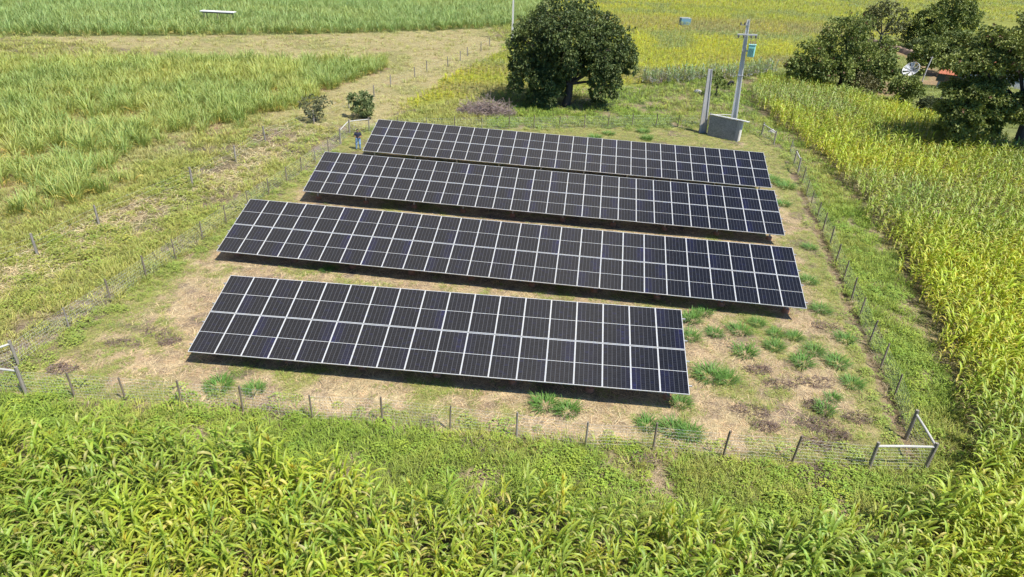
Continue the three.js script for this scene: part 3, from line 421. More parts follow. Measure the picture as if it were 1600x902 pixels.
// ---------------------------------------------------------------- farm yard
{
  const tiles = std(0.52, 0.17, 0.085, 0.85, { map: grainTex(31, 1, 0.55, 1.2) });
  function roofGeo(w, d, rise) { // two pitches with a wave of barrel tiles
    const mb = new MB(), n = Math.round(w / 0.1); for (const s of [-1, 1]) { let prev = null; for (let i = 0; i <= n; i++) { const x = -w / 2 + (w * i) / n, u = Math.abs(Math.sin(i * 0.5 * Math.PI)) * 0.05, r = [mb.v(x, rise + u, 0, [1, 1, 1]), mb.v(x, u, (s * d) / 2, [1, 1, 1]), mb.v(x, u - 0.08, (s * d) / 2, [1, 1, 1])]; if (prev) { mb.t(prev[0], prev[1], r[0]); mb.t(r[0], prev[1], r[1]); mb.t(prev[1], prev[2], r[1]); mb.t(r[1], prev[2], r[2]); } prev = r; } }
    const g = mb.geo(); g.deleteAttribute('color'); const p = g.attributes.position, uv = new Float32Array(p.count * 2); for (let i = 0; i < p.count; i++) { uv[i * 2] = p.getX(i) / 3; uv[i * 2 + 1] = p.getZ(i) / 3; } g.setAttribute('uv', new THREE.BufferAttribute(uv, 2)); return g;
  }
  function house(label, pos, turn, w, d, h, rise, wallMat) {
    const g = thing('farm_house', label, 'house', [pos[0], 0, pos[1]], undefined); g.rotation.y = turn;
    const s = new THREE.Shape(); s.moveTo(-d / 2 + 0.3, 0); s.lineTo(d / 2 - 0.3, 0); s.lineTo(d / 2 - 0.3, h); s.lineTo(0, h + rise * 0.88); s.lineTo(-d / 2 + 0.3, h); const e = new THREE.ExtrudeGeometry(s, { depth: w - 0.6, bevelEnabled: false }); e.rotateY(Math.PI / 2); e.translate(-(w - 0.6) / 2, 0, 0);
    part('wall', e, wallMat, g); const r = part('roof', roofGeo(w, d, rise), tiles, g); r.position.y = h + 0.05;
    const dm = std(0.16, 0.1, 0.06, 0.7), gm = std(0.05, 0.06, 0.07, 0.2), zf = d / 2 - 0.3;
    const dr = part('door', new RoundedBoxGeometry(0.9, 2, 0.06, 2, 0.01), dm, g); dr.position.set(-w * 0.1, 1, zf + 0.02); const hd = part('handle', new THREE.SphereGeometry(0.035, 8, 6), M.galv, dr); hd.position.set(0.35, 0, 0.06);
    for (const x of [-w * 0.32, w * 0.22]) { const wn = part('window', new RoundedBoxGeometry(1.1, 1, 0.07, 2, 0.01), dm, g); wn.position.set(x, 1.5, zf + 0.02); const pn = part('pane', new THREE.BoxGeometry(0.9, 0.8, 0.02), gm, wn); pn.position.z = 0.04; }
    return g;
  }
  house('pale farm house with red tiled roof, mostly hidden behind the layered tree', [68.5, -99.0], -0.35, 11, 6, 2.4, 1.1, std(0.66, 0.64, 0.6, 0.9, { map: concGrain }));
  house('small outbuilding with bright red tiled roof and grey wall near the dish antenna', [57.2, -93.4], -0.5, 2.6, 2.6, 2.0, 0.4, M.concrete);
  // dish antenna
  const da = thing('dish_antenna', 'white parabolic dish antenna on a mast above the small dark tree', 'antenna', [54.6, 0, -98.0]); da.scale.setScalar(0.78);
  const mast = part('mast', new THREE.CylinderGeometry(0.06, 0.07, 1.7, 10), M.galv, da); mast.position.y = 0.85;
  const dishMat = std(0.72, 0.71, 0.68, 0.7, { side: THREE.DoubleSide }), prof = Array.from({ length: 9 }, (_, i) => new THREE.Vector2(0.05 + i * 0.17, i * i * 0.0075));
  const bowl = part('dish_rim', new THREE.TorusGeometry(1.41, 0.035, 6, 28).rotateX(Math.PI / 2).translate(0, 0.48, 0), dishMat, da);
  for (let k = 0; k < 8; k++) part('petal', new THREE.LatheGeometry(prof, 4, (k / 8) * 6.283, [0.66, 0.4, 0.3, 0.62][k % 4]), dishMat, bowl);
  bowl.position.set(0, 1.75, 0); bowl.rotation.set(0.55, 0, 0.75);
  for (let k = 0; k < 12; k++) { const mb = new MB(), a = (k / 12) * 6.283; tube(mb, Array.from({ length: 6 }, (_, i) => { const r = 0.05 + i * 0.272; return V(Math.cos(a) * r, ((r - 0.05) / 0.17) ** 2 * 0.0075 + 0.02, Math.sin(a) * r); }), [0.02, 0.02, 0.02, 0.02, 0.02, 0.02], 4, [1, 1, 1]); const g = mb.geo(); g.deleteAttribute('color'); part('rib', g, M.galv, bowl); }
  for (let k = 0; k < 3; k++) { const a = k * 2.094 + 0.5, mb = new MB(); tube(mb, [V(Math.cos(a) * 1.35, 0.48, Math.sin(a) * 1.35), V(0, 1.1, 0)], [0.022, 0.022], 5, [1, 1, 1]); const g = mb.geo(); g.deleteAttribute('color'); part('feed_strut', g, M.white, bowl); }
  const fh = part('feed_horn', new THREE.CylinderGeometry(0.07, 0.09, 0.2, 10), M.white, bowl); fh.position.y = 1.1;
  const p1 = thing('wooden_pole', 'pale leaning pole beside the dish antenna', 'pole', [56.3, 0, -97.6]); { const mb = new MB(); tube(mb, [V(0, -0.2, 0), V(0.12, 1.9, 0), V(0.3, 3.4, 0)], [0.09, 0.08, 0.07], 8, [1, 1, 1]); const g = mb.geo(); g.deleteAttribute('color'); part('shaft', g, M.concretePale, p1); const c = part('cap', new RoundedBoxGeometry(0.5, 0.07, 0.07, 2, 0.01), M.postGrey, p1); c.position.set(0.24, 3.3, 0); }
  const p2 = thing('wooden_post', 'dark leaning wooden post in front of the small outbuilding', 'post', [50.0, 0, -81.8]); { const mb = new MB(); tube(mb, [V(-0.1, -0.2, 0), V(0.2, 1.6, 0), V(0.55, 3.0, 0)], [0.1, 0.09, 0.07], 8, [1, 1, 1]); const g = mb.geo(); g.deleteAttribute('color'); part('shaft', g, M.post, p2); const c = part('insulator', new THREE.CylinderGeometry(0.05, 0.06, 0.15, 8), M.white, p2); c.position.set(0.57, 3.05, 0); }
  // low bank of earth and stone beyond the yard
  { const mb = new MB(), R = rng(61), P = [[64.5, -136], [66.5, -129], [67.0, -123], [66, -117], [63.5, -110]]; const pts = []; for (let k = 0; k + 1 < P.length; k++) for (let t = 0; t < 1; t += 0.125) pts.push([lerp(P[k][0], P[k + 1][0], t), lerp(P[k][1], P[k + 1][1], t)]);
    let prev = null; for (const [x, z] of pts) { const h = 0.7 + R() * 0.35, w = 0.55 + R() * 0.2, c = mix3([0.16, 0.11, 0.08], [0.30, 0.21, 0.15], R()), r = [mb.v(x - w, -0.1, z, c), mb.v(x - w * 0.55, h * 0.8, z, c), mb.v(x, h, z + 0.1, c), mb.v(x + w * 0.6, h * 0.7, z, c), mb.v(x + w, -0.1, z, c)]; if (prev) for (let k = 0; k < 4; k++) { mb.t(prev[k], prev[k + 1], r[k]); mb.t(r[k], prev[k + 1], r[k + 1]); } prev = r; }
    topMesh('earth_bank', mb.geo(), M.stick, 'low brown earth bank curving below the tall upright tree', 'bank'); }
}
// roofed trough in the far cane, water tank in the far field, tyre, stone
{
  const sh = thing('low_shelter', 'low open shelter with a pale flat roof in the far cane', 'shelter', [-49.5, 0, -113.4]); sh.rotation.y = 0.03;
  const rf = part('roof', new RoundedBoxGeometry(5.4, 0.13, 1.3, 2, 0.04), M.white, sh); rf.position.y = 2.25;
  for (const x of [-2.1, 0, 2.1]) for (const z of [-0.5, 0.5]) { const p = part('post', new THREE.CylinderGeometry(0.07, 0.08, 2.4, 8), M.post, sh); p.position.set(x, 0.98, z); }
  const bm = part('beam', new RoundedBoxGeometry(4.9, 0.14, 0.1, 2, 0.01), M.post, sh); bm.position.set(0, 2.1, 0.5);
  const tk = thing('water_tank', 'open pale blue water tank standing in the yellow far field', 'tank', [32.9, 0, -148.0]); tk.rotation.y = 0.12; tk.scale.setScalar(0.85);
  const bl = std(0.14, 0.27, 0.33, 0.6), add = (n, w, h, d, x, y, z, m) => { const q = part(n, new RoundedBoxGeometry(w, h, d, 2, 0.02), m, tk); q.position.set(x, y, z); };
  add('wall', 2.4, 1.5, 0.1, 0, 0.75, 0.75, bl); add('wall', 2.4, 1.5, 0.1, 0, 0.75, -0.75, bl); add('wall', 0.1, 1.5, 1.38, -1.14, 0.75, 0, bl); add('wall', 0.1, 1.5, 1.38, 1.14, 0.75, 0, M.white);
  add('rim', 2.5, 0.08, 0.16, 0, 1.54, 0.75, M.white); add('rim', 2.5, 0.08, 0.16, 0, 1.54, -0.75, M.white);
  const water = std(0.1, 0.2, 0.24, 0.08); add('water', 2.1, 0.06, 1.3, 0, 1.2, 0, water);
  const ty = thing('old_tyre', 'old dark tyre hung on the grass beyond the utility pole', 'tyre', [26.2, 0.32, -86.4]);
  const t1 = part('tread', new THREE.TorusGeometry(0.34, 0.14, 10, 24), std(0.02, 0.02, 0.02, 0.9), ty); t1.rotation.set(0.25, 0.4, 0); t1.position.y = 0.12; t1.scale.set(1, 1, 1.3);
  const stone = (pos, s, seed, label) => { const g = mergeVertices(new THREE.IcosahedronGeometry(1, 2).deleteAttribute('uv').deleteAttribute('normal')), p = g.attributes.position; for (let i = 0; i < p.count; i++) { const k = 0.75 + 0.5 * vnoise(p.getX(i) * 1.7 + seed, p.getY(i) * 1.7 + p.getZ(i) * 1.3, seed); p.setXYZ(i, p.getX(i) * k * s[0], p.getY(i) * k * s[1], p.getZ(i) * k * s[2]); } g.computeVertexNormals(); topMesh('boulder', g, std(0.48, 0.46, 0.43, 0.95), label, 'stone', [pos[0], s[1] * 0.35, pos[1]]); };
  stone([21.2, -82.4], [0.55, 0.3, 0.4], 3, 'pale flat stone on the grass beyond the short concrete pole');
  stone([24.9, -65.6], [0.35, 0.25, 0.3], 5, 'small pale stone at the crop edge beside the gate brace');
}

// ---------------------------------------------------------------- crops and grasses
const PALE = [1.25, 1.2, 1.3], DRYC = [1.4, 1.1, 2.6];
function cropGeometry(seed, h, tassel) {
  const R = rng(seed), st = new MB(), lf = new MB(), lean = V((R() - 0.5) * 0.14, 0, (R() - 0.5) * 0.14);
  tube(st, [V(0, -0.1, 0), V(lean.x * 0.4, h * 0.45, lean.z * 0.4), V(lean.x, h * 0.82, lean.z)], [0.018, 0.015, 0.006], 5, [1, 1, 1]);
  const n = 12, az0 = R() * 6.283;
  for (let k = 0; k < n; k++) {
    const t = (k + 0.6) / n, y = h * (0.10 + 0.74 * t), az = az0 + (k % 2) * Math.PI + (R() - 0.5) * 1.5, topL = t > 0.82;
    const dry = (t < 0.26 && R() < 0.75) || R() < 0.03, m = 0.82 + 0.36 * R(), c0 = dry ? DRYC.map((v) => v * m) : [m * (0.86 + R() * 0.24), m, m * (0.8 + 0.4 * R())], c1 = dry ? c0 : [c0[0] * 1.04, c0[1] * 1.04, c0[2]];
    blade(lf, [lean.x * t, y, lean.z * t], h * (topL ? 0.32 : 0.42) * (0.8 + 0.4 * R()), 0.062 + 0.03 * R(), az, topL ? 1.35 - R() * 0.3 : 1.12 - 0.25 * R(), dry ? 2.4 : (topL ? 0.6 : 1.35) + R() * 0.6, 6, c0, c1, (R() - 0.5) * 1.1);
  }
  if (tassel) for (let k = 0; k < 6; k++) blade(lf, [lean.x, h * 0.84, lean.z], h * 0.16, 0.03, R() * 6.28, 1.45 - R() * 0.6, 0.3, 2, [1.25, 0.85, 0.8], [1.3, 0.95, 0.9], 0, 0.5);
  return { stalk: st.geo(), leaves: lf.geo() };
}
const crops = [cropGeometry(301, 1.75), cropGeometry(302, 1.6), cropGeometry(303, 1.85), cropGeometry(304, 1.5), cropGeometry(305, 1.7, true), cropGeometry(306, 1.65)];
const cropWhole = crops.map((c) => mergeGeometries([c.stalk, c.leaves]));

const m4 = new THREE.Matrix4(), qq = new THREE.Quaternion(), eu = new THREE.Euler(), sc = V(1, 1, 1), ps = V(0, 0, 0), cl = new THREE.Color();
function instanced(parent, name, geos, mat, list) { // list: [x,y,z,scale,yaw,variant,[r,g,b],tilt?,sy?]
  geos.forEach((g, v) => {
    const l = list.filter((e) => e[5] % geos.length === v); if (!l.length) return;
    const im = new THREE.InstancedMesh(g, mat, l.length); im.name = name; im.castShadow = im.receiveShadow = true;
    l.forEach((e, i) => { eu.set(e[7] || 0, e[4], (e[7] || 0) * 0.6, 'YXZ'); qq.setFromEuler(eu); sc.set(e[3], e[8] ?? e[3], e[3]); ps.set(e[0], e[1], e[2]); m4.compose(ps, qq, sc); im.setMatrixAt(i, m4); cl.setRGB(...e[6]); im.setColorAt(i, cl); });
    parent.add(im);
  });
}
function stuff(name, label) { const g = new THREE.Group(); g.name = name; g.userData.kind = 'stuff'; g.userData.label = label; scene.add(g); return g; }
// jittered grid over a box, spacing growing with distance bands
function scatter(seed, x0, x1, z0, z1, step, test, f) { const R = rng(seed); for (let z = z0; z < z1; z += step) for (let x = x0; x < x1; x += step) { const px = x + (R() - 0.5) * step * 1.1, pz = z + (R() - 0.5) * step * 1.1; if (test(px, pz)) f(px, pz, R); } }

// colour of the crop: yellow, fresh green and grey green patches as they grow in the field
function cropColor(x, z, R) {
  const n = fbm(x * 0.13, z * 0.13, 3, 71), m = fbm(x * 0.3 + 9, z * 0.3, 3, 72), right = sstep(14, 22, x) * sstep(-17, -26, z);
  let c = mix3([0.34, 0.42, 0.05], [0.42, 0.48, 0.05], sstep(0.35, 0.65, n + right * 0.16));
  c = mix3(c, [0.29, 0.38, 0.06], sstep(0.52, 0.7, m) * 0.7);
  if (right) { c = mix3(c, [0.48, 0.535, 0.035], right * sstep(0.42, 0.66, fbm(x * 0.07, z * 0.07, 3, 73)) * 0.85); c = mix3(c, [0.36, 0.44, 0.12], 0.75 * sstep(0.5, 0.66, fbm(x * 0.1 + 3, z * 0.1, 3, 74)) * right * sstep(-30, -60, z)); }
  const k = 0.85 + 0.3 * R(); return [c[0] * k * (0.94 + 0.12 * R()), c[1] * k, c[2] * k];
}
const cropRest = [], single = [];
scatter(401, -30, 30, -19, -8.5, 0.36, (x, z) => inPoly(CROP, x, z) && seen(x, z, 1.2, 1), (x, z, R) => { const e = distLine(FRONT_EDGE, x, z), big = fbm(x * 0.5, z * 0.5, 2, 81); if (e < 1.2 && R() < 0.35) return; cropRest.push([x, 0, z, 0.66 + big * 0.5 + R() * 0.2, R() * 6.28, Math.floor(R() * 6), cropColor(x, z, R), (R() - 0.5) * 0.3]); });
scatter(402, 14, 60, -42, -8.5, 0.42, (x, z) => inPoly(CROP, x + (fbm(x * 0.6, z * 0.6, 3, 83) - 0.5) * 2.6 * sstep(-19, -24, z), z) && (x > 30 || z < -19) && seen(x, z, 1.2, 1), (x, z, R) => { const e = Math.max(sstep(0, 1.6, distLine(RIGHT_EDGE, x, z)), sstep(-26, -21, z)); if (R() > 0.55 + 0.45 * e) return; cropRest.push([x, 0, z, (0.78 + R() * 0.34) * (0.68 + 0.32 * e), R() * 6.28, Math.floor(R() * 6), cropColor(x, z, R), (R() - 0.5) * 0.28]); });
scatter(403, 18, 90, -93, -42, 0.55, (x, z) => inPoly(CROP, x + (fbm(x * 0.6, z * 0.6, 3, 83) - 0.5) * 2.6, z) && seen(x, z, 1.15, 1), (x, z, R) => cropRest.push([x, 0, z, 0.74 + R() * 0.35, R() * 6.28, Math.floor(R() * 6), cropColor(x, z, R), (R() - 0.5) * 0.28]));
// the 300 plants that show largest stand as plants of their own
{
  cropRest.sort((a, b) => { const d = (e) => Math.hypot(e[0], e[2], 16) + (seen(e[0], e[2], 0.98, 1.0) ? 0 : 1000); return d(a) - d(b); });
  for (const e of cropRest.splice(0, 300)) single.push(e);
  const mats = [M.cropA, M.cropB, M.cropC, M.cropD];
  const protos = crops.map((c) => mats.map((m) => { const g = new THREE.Group(); part('stalk', c.stalk, M.stalk, g); part('leaves', c.leaves, m, g); return g; }));
  const R = rng(88);
  for (const e of single) {
    const g = protos[e[5]][Math.floor(R() * 4)].clone(); g.name = numbered('crop_plant'); g.position.set(e[0], 0, e[2]); g.rotation.set(e[7], e[4], e[7] * 0.6, 'YXZ'); g.scale.setScalar(e[3]);
    tag(g, 'leafy yellow green crop plant in the dense field across the fence from the shortest array', 'crop plant', 'crop plants in the dense field'); scene.add(g);
  }
  instanced(stuff('crop_foliage', 'dense yellow green crop filling the field beside the fence'), 'plants', cropWhole, M.leaf, cropRest);
}
// far field of short yellow crop
{
  const far = [], fc = (x, z, R) => { const n = fbm(x * 0.05, z * 0.05, 3, 91), m = fbm(x * 0.12, z * 0.12, 3, 92); let c = mix3([0.44, 0.49, 0.035], [0.53, 0.55, 0.03], sstep(0.35, 0.62, n)); c = mix3(c, [0.29, 0.36, 0.10], sstep(0.5, 0.68, m)); c = mix3(c, [0.38, 0.33, 0.09], sstep(0.62, 0.74, fbm(x * 0.02, z * 0.075, 3, 41)) * 0.45); const k = 0.85 + 0.3 * R(); return [c[0] * k, c[1] * k, c[2] * k]; };
  scatter(411, -14, 70, -125, -64, 0.72, (x, z) => inPoly(FAR_FIELD, x, z) && seen(x, z, 1.12), (x, z, R) => far.push([x, 0, z, 0.62 + R() * 0.3, R() * 6.28, Math.floor(R() * 6), fc(x, z, R), (R() - 0.5) * 0.3, 0.3 + R() * 0.2]));
  scatter(412, 0, 110, -190, -125, 1.05, (x, z) => inPoly(FAR_FIELD, x, z) && seen(x, z, 1.1), (x, z, R) => far.push([x, 0, z, 0.8 + R() * 0.4, R() * 6.28, Math.floor(R() * 6), fc(x, z, R), (R() - 0.5) * 0.3, 0.32 + R() * 0.2]));
  scatter(413, 0, 300, -330, -190, 1.7, (x, z) => inPoly(FAR_FIELD, x, z) && seen(x, z, 1.1), (x, z, R) => far.push([x, 0, z, 1.2 + R() * 0.6, R() * 6.28, Math.floor(R() * 6), fc(x, z, R), (R() - 0.5) * 0.3, 0.4 + R() * 0.25]));
  scatter(414, 14, 38, -102, -82, 0.6, (x, z) => distLine([[16.5, -86.5], [23.2, -91.0], [30.2, -94.5], [34.5, -99]], x, z) < 1.6, (x, z, R) => far.push([x, 0, z, 0.9 + R() * 0.3, R() * 6.28, Math.floor(R() * 6), [0.29, 0.36, 0.15].map((v) => v * (0.85 + 0.3 * R())), (R() - 0.5) * 0.3]));
  instanced(stuff('far_field_foliage', 'short yellow green crop of the wide far field'), 'plants', cropWhole, M.leaf, far);
}
// cane
function caneGeometry(seed, h, n = 44) {
  const R = rng(seed), mb = new MB();
  for (let k = 0; k < n; k++) {
    const a = R() * 6.283, q = Math.sqrt(R()) * 0.34, dry = R() < 0.16, m = 0.8 + 0.4 * R(), c = dry ? [1.7 * m, 1.15 * m, 1.1 * m] : [m * (0.9 + 0.2 * R()), m, m];
    blade(mb, [Math.cos(a) * q, R() * h * 0.12, Math.sin(a) * q], h * (0.55 + 0.5 * R()) * (dry ? 0.6 : 1), 0.033 + 0.018 * R(), a + (R() - 0.5) * 1.2, 1.45 - R() * 0.35 - (dry ? 0.5 : 0), 0.5 + R() * 1.2 + (dry ? 0.9 : 0), 5, [c[0] * 0.95, c[1] * 0.95, c[2] * 0.95], c, (R() - 0.5) * 0.9);
  }
  return mb.geo();
}
const canes = [caneGeometry(501, 1.7), caneGeometry(502, 1.5), caneGeometry(503, 1.9), caneGeometry(504, 1.4)];
{
  const near = [], caneCol = (x, z, R, f) => { const n = fbm(x * 0.1, z * 0.1, 3, 95); let c = mix3([0.34, 0.43, 0.11], [0.45, 0.49, 0.12], sstep(0.4, 0.65, n)); c = mix3(c, [0.34, 0.46, 0.16], f); const k = 0.85 + 0.3 * R(); return [c[0] * k, c[1] * k, c[2] * k]; };
  scatter(421, -95, -14, -93, -34, 0.82, (x, z) => inPoly(CANE, x, z) && seen(x, z, 1.15) && fbm(x * 0.35, z * 0.35, 3, 96) > 0.43 - sstep(-46, -66, z) * 0.13, (x, z, R) => near.push([x, 0, z, 0.75 + R() * 0.5, R() * 6.28, Math.floor(R() * 4), caneCol(x, z, R, 0), (R() - 0.5) * 0.2]));
  near.sort((a, b) => { const d = (e) => Math.hypot(e[0], e[2], 16) + (seen(e[0], e[2], 0.97, 0.7) ? 0 : 1000); return d(a) - d(b); });
  const mats = [leafMat(0.38, 0.46, 0.11, 0.45, 0.55), leafMat(0.45, 0.49, 0.13, 0.45, 0.55), leafMat(0.33, 0.43, 0.11, 0.45, 0.55)], R = rng(97);
  for (const e of near.splice(0, 280)) { const o = topMesh('cane_clump', canes[e[5]], mats[Math.floor(R() * 3)], 'upright clump of green cane beside the dry grass strip', 'cane', [e[0], 0, e[2]], 'cane clumps at the field edge'); o.rotation.set(e[7], e[4], e[7] * 0.6, 'YXZ'); o.scale.setScalar(e[3]); }
  const rest = near; scatter(422, -220, 8, -230, -74, 1.25, (x, z) => inPoly(CANE_FAR, x, z) && seen(x, z, 1.1), (x, z, R) => rest.push([x, 0, z, 1.05 + R() * 0.5, R() * 6.28, Math.floor(R() * 4), caneCol(x, z, R, 0.6), (R() - 0.5) * 0.2]));
  instanced(stuff('cane_foliage', 'green cane filling the fields beyond the old fence'), 'plants', canes, M.leaf, rest);
}
// grasses and low weeds
function tuftGeometry(seed, n, h, w, spread, el = 1.3) { const R = rng(seed), mb = new MB(); for (let k = 0; k < n; k++) { const a = R() * 6.283, q = Math.sqrt(R()) * spread, m = 0.8 + 0.4 * R(); blade(mb, [Math.cos(a) * q, -0.02, Math.sin(a) * q], h * (0.6 + 0.7 * R()), w * (0.7 + 0.6 * R()), a + (R() - 0.5) * 2, el - R() * 0.6, 0.5 + R() * 1.1, 3, [m, m, m], [m * 1.08, m * 1.05, m], (R() - 0.5) * 1.2); } return mb.geo(); }
function weedGeometry(seed, n, r, h, s) { const R = rng(seed), mb = new MB(); for (let k = 0; k < n; k++) { const a = R() * 6.283, q = Math.sqrt(R()) * r, y = h * (1 - (q / r) ** 2) * (0.5 + 0.6 * R()) + 0.02, m = 0.8 + 0.4 * R(); blade(mb, [Math.cos(a) * q, y, Math.sin(a) * q], s * (0.7 + 0.6 * R()), s * 0.62, R() * 6.283, 0.35 - R() * 0.5, 0.5, 2, [m, m, m * 0.95], [m * 1.06, m * 1.04, m], (R() - 0.5) * 1.2, 0.1); } return mb.geo(); }
const tufts = [tuftGeometry(601, 20, 0.27, 0.018, 0.19), tuftGeometry(602, 18, 0.21, 0.017, 0.22, 1.1), tuftGeometry(603, 20, 0.36, 0.017, 0.18)];
const strawGeo = [tuftGeometry(611, 18, 0.36, 0.015, 0.3, 0.4), tuftGeometry(612, 16, 0.28, 0.016, 0.32, 0.3), tuftGeometry(613, 16, 0.46, 0.014, 0.3, 0.35)];
const weeds = [weedGeometry(621, 60, 0.36, 0.26, 0.085), weedGeometry(622, 48, 0.3, 0.2, 0.075), weedGeometry(623, 70, 0.42, 0.36, 0.095)];
{
  const green = [], straw = [], weed = [], tall = [];
  const vary = (c, R, a = 0.3) => { const k = 1 - a / 2 + a * R(); return [c[0] * k * (0.93 + 0.14 * R()), c[1] * k, c[2] * k]; };
  const underArray = (x, z) => false;
  const grow = (x, z, R, s) => {
    const zn = zoneOf(x + (R() - 0.5) * 0.9, z + (R() - 0.5) * 0.9); if (zn === 2 || zn === 5 || zn === 4) return;
    const n1 = fbm(x * 0.16, z * 0.16, 4, 1), n2 = fbm(x * 0.7, z * 0.7, 4, 2), n4 = fbm(x * 0.33 + 7, z * 0.33, 4, 11), v = Math.floor(R() * 3), y = groundY(x, z);
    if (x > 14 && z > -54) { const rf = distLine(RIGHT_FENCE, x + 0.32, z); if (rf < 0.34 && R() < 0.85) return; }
    if (zn === 0) {
      const back = sstep(-44, -60, z) * 0.55, dl = distLine(SITE, x, z), edge = (1 - sstep(0.3, 2.8, dl + (n2 - 0.5) * 3)) * (1 - 0.85 * frontStrip(x, z)), g = siteGreen(x, z, n1, n2, back, edge);
      if (R() < g * 0.9 + 0.09) green.push([x, y, z, s * (0.42 + R() * 0.4), R() * 6.28, v, vary(mix3([0.38, 0.40, 0.10], [0.25, 0.35, 0.06], R()), R), 0, s * (0.22 + R() * 0.3)]);
      else if (R() < 0.8) straw.push([x, y, z, s * (0.9 + R() * 0.7), R() * 6.28, v, vary(mix3([0.64, 0.51, 0.30], [0.37, 0.26, 0.165], R() * R()), R, 0.45), 0, s * 0.5]);
      if (dl < 1.0 && R() < 0.3 * (1 - 0.8 * frontStrip(x, z))) weed.push([x, y, z, s * (0.45 + R() * 0.5), R() * 6.28, v, vary([0.32, 0.40, 0.075], R)]);
    } else if (zn === 1) {
      const w = fbm(x * 0.4, z * 0.4, 3, 111);
      if (R() < 0.08 + sstep(0.45, 0.75, w) * 0.4) weed.push([x, y, z, s * (0.5 + R() * 0.6), R() * 6.28, v, vary(mix3([0.34, 0.42, 0.05], [0.22, 0.34, 0.045], R()), R, 0.4)]);
      else if (sstep(0.54, 0.66, n2) > R() * 1.2) straw.push([x, y, z, s * (0.8 + R() * 0.5), R() * 6.28, v, vary([0.48, 0.38, 0.26], R, 0.5), 0, s * 0.8]);
      else green.push([x, y, z, s * (0.8 + R() * 0.6), R() * 6.28, v, vary(mix3([0.26, 0.37, 0.045], [0.42, 0.42, 0.10], sstep(0.35, 0.65, n1) * R() + 0.15 * R()), R, 0.4), 0, s * (0.8 + R() * 0.9)]);
    } else if (zn === 3) { if (R() < 0.6) green.push([x, y, z, s * (0.9 + R() * 0.5), R() * 6.28, v, vary(mix3([0.36, 0.40, 0.11], [0.48, 0.41, 0.18], R() * n1 * 1.6), R)]); }
    else if (zn === 6) { if (R() < 0.8) straw.push([x, y, z, s * (0.9 + R() * 0.6), R() * 6.28, v, vary(mix3([0.58, 0.50, 0.27], [0.48, 0.45, 0.18], n1), R, 0.25), 0, s * (0.8 + R() * 0.6)]); else green.push([x, y, z, s * (0.8 + R() * 0.5), R() * 6.28, v, vary([0.42, 0.43, 0.14], R)]); }
    else if (zn === 7) { if (distLine(TRACK, x, z) > 2 && R() < 0.7) green.push([x, y, z, s * (0.8 + R() * 0.5), R() * 6.28, v, vary(mix3([0.26, 0.35, 0.075], [0.38, 0.39, 0.11], n1), R)]); }
    else { // weedy strip
      if (sstep(0.58, 0.7, fbm(x * 0.5 + 4, z * 0.5, 4, 33)) > R() * 1.5) { if (R() < 0.3) straw.push([x, y, z, s * (0.8 + R() * 0.5), R() * 6.28, v, vary([0.34, 0.25, 0.18], R, 0.5), 0, s * (0.7 + R())]); return; }
      if (bareStreak(x, z, n2) > R() * 1.8) return; const of = 1 - sstep(1.2, 4.2, distLine(OLD_FENCE, x - 1, z)); const st = Math.max(sstep(0.36, 0.6, n1) * 0.5, of * 0.95); const w = fbm(x * 0.3, z * 0.3, 3, 113);
      if (R() < 0.05 + sstep(0.5, 0.75, w) * 0.3) weed.push([x, y, z, s * (0.6 + R() * 0.7), R() * 6.28, v, vary(mix3([0.26, 0.34, 0.05], [0.40, 0.40, 0.08], R()), R, 0.45)]);
      else if (R() < st) straw.push([x, y, z, s * (1 + R() * 0.6), R() * 6.28, v, vary(mix3(mix3([0.58, 0.49, 0.25], [0.46, 0.39, 0.20], n4), [0.68, 0.58, 0.35], of * 0.8), R, 0.3), 0, s * (1.2 + R() * 0.9 + of * 1.6)]);
      else tall.push([x, y, z, s * (0.9 + R() * 0.7), R() * 6.28, v, vary(mix3([0.31, 0.36, 0.07], [0.46, 0.44, 0.13], R()), R, 0.4), (R() - 0.5) * 0.3, s * (1.1 + R() * 0.8)]);
    }
  };
  scatter(431, -34, 30, -42, -12, 0.27, (x, z) => seen(x, z, 1.12), (x, z, R) => grow(x, z, R, 1));
  scatter(434, -34, 34, -50, -12, 0.36, (x, z) => seen(x, z, 1.12) && !inPoly(SITE, x, z), (x, z, R) => grow(x, z, R, 1.1));
  scatter(435, -34, 20, -36, -18, 0.5, (x, z) => seen(x, z, 1.12) && inPoly(SITE, x, z), (x, z, R) => grow(x, z, R, 1.1));
  scatter(432, -50, 34, -72, -42, 0.40, (x, z) => seen(x, z, 1.12), (x, z, R) => grow(x, z, R, 1.25));
  scatter(433, -80, 75, -150, -72, 0.75, (x, z) => seen(x, z, 1.1), (x, z, R) => grow(x, z, R, 1.8));
  console.log('tufts', green.length, straw.length, weed.length, tall.length, 'crop', cropRest.length);
  instanced(stuff('short_grass', 'short green grass on the mown ground and verges'), 'blades', tufts, M.grass, green);
  instanced(stuff('dry_grass', 'flattened straw coloured dry grass'), 'blades', strawGeo, M.grass, straw);
  instanced(stuff('low_weeds', 'low bright green broadleaf weeds along the fences'), 'sprigs', weeds, M.grass, weed);
  instanced(stuff('rank_grass', 'rank yellow green grass between the two fence lines'), 'blades', tufts, M.grass, tall);
}
